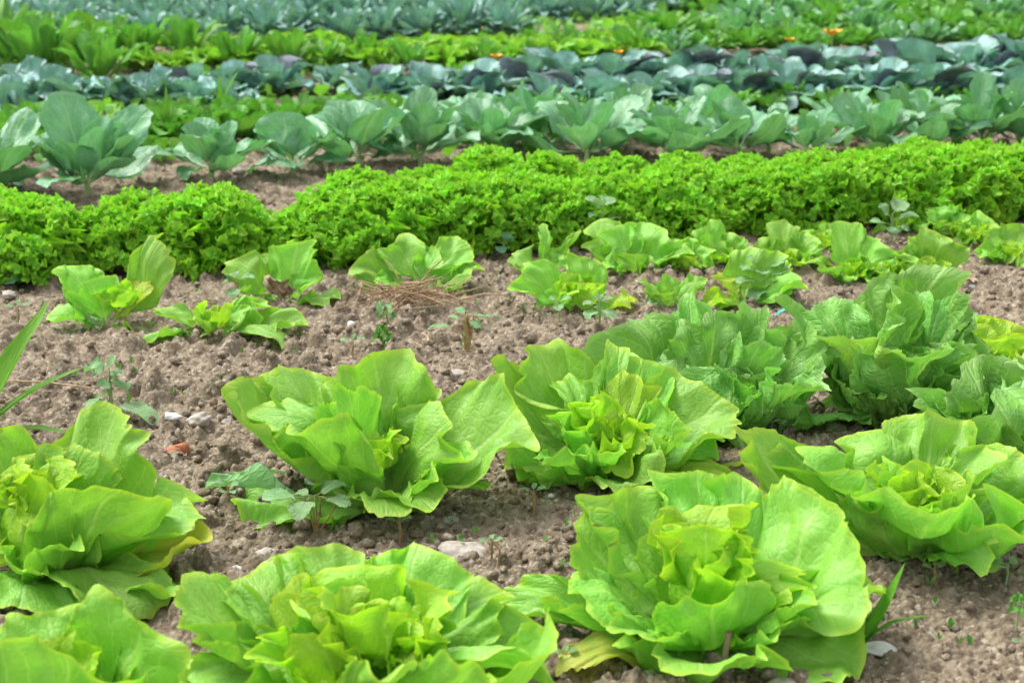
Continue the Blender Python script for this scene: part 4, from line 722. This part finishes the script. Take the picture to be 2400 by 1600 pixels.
def straw_heap():
    b = at(960, 700); b[2] = gz(b); rng = np.random.RandomState(3); A = Acc()
    for i in range(110):
        x = rng.randn() * .042; y = rng.randn() * .022; h = max(0, .045 - abs(x) * .28 - abs(y) * .5) * rng.rand() + .006; a = rng.randn() * .5 + (0 if rng.rand() < .75 else 1.3); l = .012 + .075 * rng.rand() ** 1.5; t_ = rng.randn() * .28
        d = np.array([math.cos(a), math.sin(a), t_]) * l; c = np.array([x, y, h + .008]); m_ = c + rng.randn(3) * .003
        tube(A, [c - d, m_, c + d], .0006 + .0011 * rng.rand(), 5)
    for (x0, y0, x1, y1) in ((985, 665, 1035, 610), (920, 675, 965, 740), (1010, 685, 1100, 730), (880, 665, 960, 690), (1080, 700, 1190, 690), (905, 610, 935, 655)):
        p, q = at_y(x0, y0, b[1]) - b, at_y(x1, y1, b[1] - .02) - b; p[2] = max(p[2], .012); q[2] = max(q[2], .012); tube(A, [p, (p + q) / 2 + np.array([0, 0, .006]), q], .0017, 5)
    o = obj('straw_heap', A.mesh('straw_heap', M['straw']), None, tuple(b)); tag(o, 'flat heap of dry brown straw lying in front of a small lettuce', 'straw heap', kind='thing')
straw_heap()
def stick(label, pts, y0, r, m='straw', name='dry_stem', cat='dry stem'):
    b = at(*pts[0]); b[2] = gz(b); A = Acc(); P = []
    for q in pts: p = at(*q) if y0 is None else at_y(q[0], q[1], b[1] + y0); p[2] = max(p[2], base_height(p[0], p[1]) + .012 if y0 is None else p[2]); P.append(p - b)
    tube(A, P, r, 6); tag(obj(name, A.mesh(name, M[m]), None, tuple(b)), label, cat)
stick('thin pale dry stem lying on soil beside the broad grass blades', [(30, 895), (110, 898), (215, 912)], None, .0016)
stick('short brown twig standing under the front of the biggest lettuce', [(1697, 1572), (1700, 1530), (1708, 1480)], 0.0, .0035, 'wood', 'twig', 'twig')
stick('curled dry root lying in front of the straw heap', [(990, 780), (1002, 788), (1005, 800)], None, .0018)
stick('bent dry stalk standing on the soil strip between the near lettuces', [(1165, 1330), (1172, 1290), (1150, 1262)], 0.0, .0014)
stick('thin dry straw lying across the slope right of the small hole', [(1130, 840), (1180, 836)], None, .001)

def rock(label, px, py, wpx, seed, flat=.6, m='stone', name='stone', sink=.35):
    p = at(px, py); r = wpx / scale_at(p[1]) / 2.3; z = float(soil_height(np.array([p[0]]), np.array([p[1]]))[0])
    o = obj(name, rock_mesh(name, r, seed, flat, m), None, (p[0], p[1], z + r * flat * (.5 - sink))); o.rotation_euler = (0, 0, seed); tag(o, label, 'stone')
for i, a_ in enumerate([('smooth pale oval pebble alone on the bare slope', 403, 976, 48, .45, 'pale_stone'), ('brown clod like stone right of the smooth pale pebble', 468, 985, 60, .7, 'stone'), ('grey stone left of the lone lettuce', 528, 970, 42, .7, 'stone'),
    ('large flat half buried stone on the soil strip between near lettuces', 1085, 1252, 110, .4, 'stone'), ('brown stone on the soil strip above the crinkled front lettuce', 617, 1288, 64, .6, 'stone'), ('white gritty stone left of the brown strip stone', 552, 1315, 40, .6, 'pale_stone'),
    ('pale flat stone beside the upright grass blade', 2062, 1497, 80, .35, 'pale_stone'), ('grey rounded stone at the lower border', 1840, 1592, 90, .5, 'stone'), ('brown rounded stone in front of the tallest crisphead', 1960, 975, 70, .6, 'stone'),
    ('pale pebble at the right end of the small lettuce row', 2268, 655, 42, .6, 'pale_stone'), ('grey stone on the slope beside the small hole', 1075, 845, 56, .5, 'stone'), ('small white pebble near the straw heap front', 822, 742, 24, .7, 'pale_stone'),
    ('small white pebble beside the low red stemmed weed', 1100, 770, 26, .7, 'pale_stone'), ('small reddish pebble at the lower border', 1748, 1590, 30, .6, 'deadleaf'), ('pale pebble under the front of the crinkled lettuce', 1292, 1128, 20, .6, 'pale_stone'),
    ('pale pebble on the slope above the ragged weed', 70, 862, 30, .6, 'pale_stone'), ('small grey stone beside the fan shaped small lettuce', 1500, 645, 26, .6, 'pale_stone'), ('small white stone behind the fan of small lettuces', 1665, 626, 30, .5, 'pale_stone'),
    ('brown clod beside the left frilly lettuces', 20, 680, 40, .6, 'stone'), ('grey clod at the foot of the lone lettuce stem', 1050, 1180, 50, .6, 'stone'), ('dark stone in the cabbage row soil', 560, 402, 36, .7, 'stone')]):
    rock(a_[0], a_[1], a_[2], a_[3], i + 3, a_[4], a_[5], 'pebble' if 'pebble' in a_[0] else 'stone')
b = at(415, 1050); b[2] = gz(b) + .01; A = Acc(); leaf(A, np.array([-.02, 0, 0]), np.array([.028, -.008, .008]), .026, 90, sag=-.3, cup=-1.2, curl=.6, ruf=1.5, nu=31, nv=12, seed=4)
tag(obj('dead_leaf', A.mesh('dead_leaf', M['deadleaf']), None, tuple(b)), 'curled orange brown dead leaf lying on the bare soil', 'dead leaf')
b = at(1835, 738); b[2] = gz(b) + .012; A = Acc(); leaf(A, np.array([-.018, -.006, 0]), np.array([.018, .008, .012]), .014, 70, sag=-.1, cup=.6, ruf=.6, nu=17, nv=10, seed=4, teeth=0)
tag(obj('plastic_scrap', A.mesh('plastic_scrap', M['teal']), None, tuple(b)), 'small teal green plastic scrap lying behind the crispheads', 'plastic scrap')

def sprouts():                                # the scatter of tiny green seedlings on the near soil
    rng = np.random.RandomState(12); V, F, U, K = [], [], [], []; A = Acc(); n = 0
    for i in range(520):
        y = 1.45 * math.exp(rng.rand() * math.log(4.6 / 1.45)); x = (rng.rand() - .5) * .8 * y
        if vnoise(np.array(x * 4), np.array(y * 4), 7) < .45: continue
        z = float(base_height(x, y)) + .002
        for j in range(rng.randint(2, 5)):
            a = rng.rand() * 360; l = .004 + .008 * rng.rand(); e = .3 + rng.rand(); ar = math.radians(a); o = np.array([math.sin(ar) * math.cos(e), math.cos(ar) * math.cos(e), math.sin(e)])
            leaf(A, np.array([x, y, z]), np.array([x, y, z]) + o * l + np.array([0, 0, .003]), l * .55, a, nu=7, nv=4, seed=i * 5 + j, ruf=.3, teeth=0)
    tag(obj('sprouts', A.mesh('sprouts', M['green'])), 'tiny green sprouts scattered over the near soil', 'sprouts', kind='stuff')
sprouts()

def litter():                                 # short bits of dry straw and root lying all over the near soil
    rng = np.random.RandomState(21); A = Acc()
    for i in range(420):
        y = 1.4 * math.exp(rng.rand() * math.log(4.4 / 1.4)); x = (rng.rand() - .5) * .8 * y
        if vnoise(np.array(x * 3), np.array(y * 3), 17) < .4: continue
        a = rng.rand() * 3.14; l = .004 + .018 * rng.rand() ** 2; d = np.array([math.cos(a), math.sin(a), rng.randn() * .12]) * l; n = np.array([-math.sin(a), math.cos(a), .3]) * l * .3 * rng.randn()
        z = float(soil_height(np.array([x]), np.array([y]))[0]) + .0025; c = np.array([x, y, z]); tube(A, [c - d, c + n * .5, c + d], .0004 + .0005 * rng.rand(), 4)
    tag(obj('litter', A.mesh('litter', M['straw'])), 'short bits of dry straw and root scattered over the near soil', 'litter', kind='stuff')
litter()
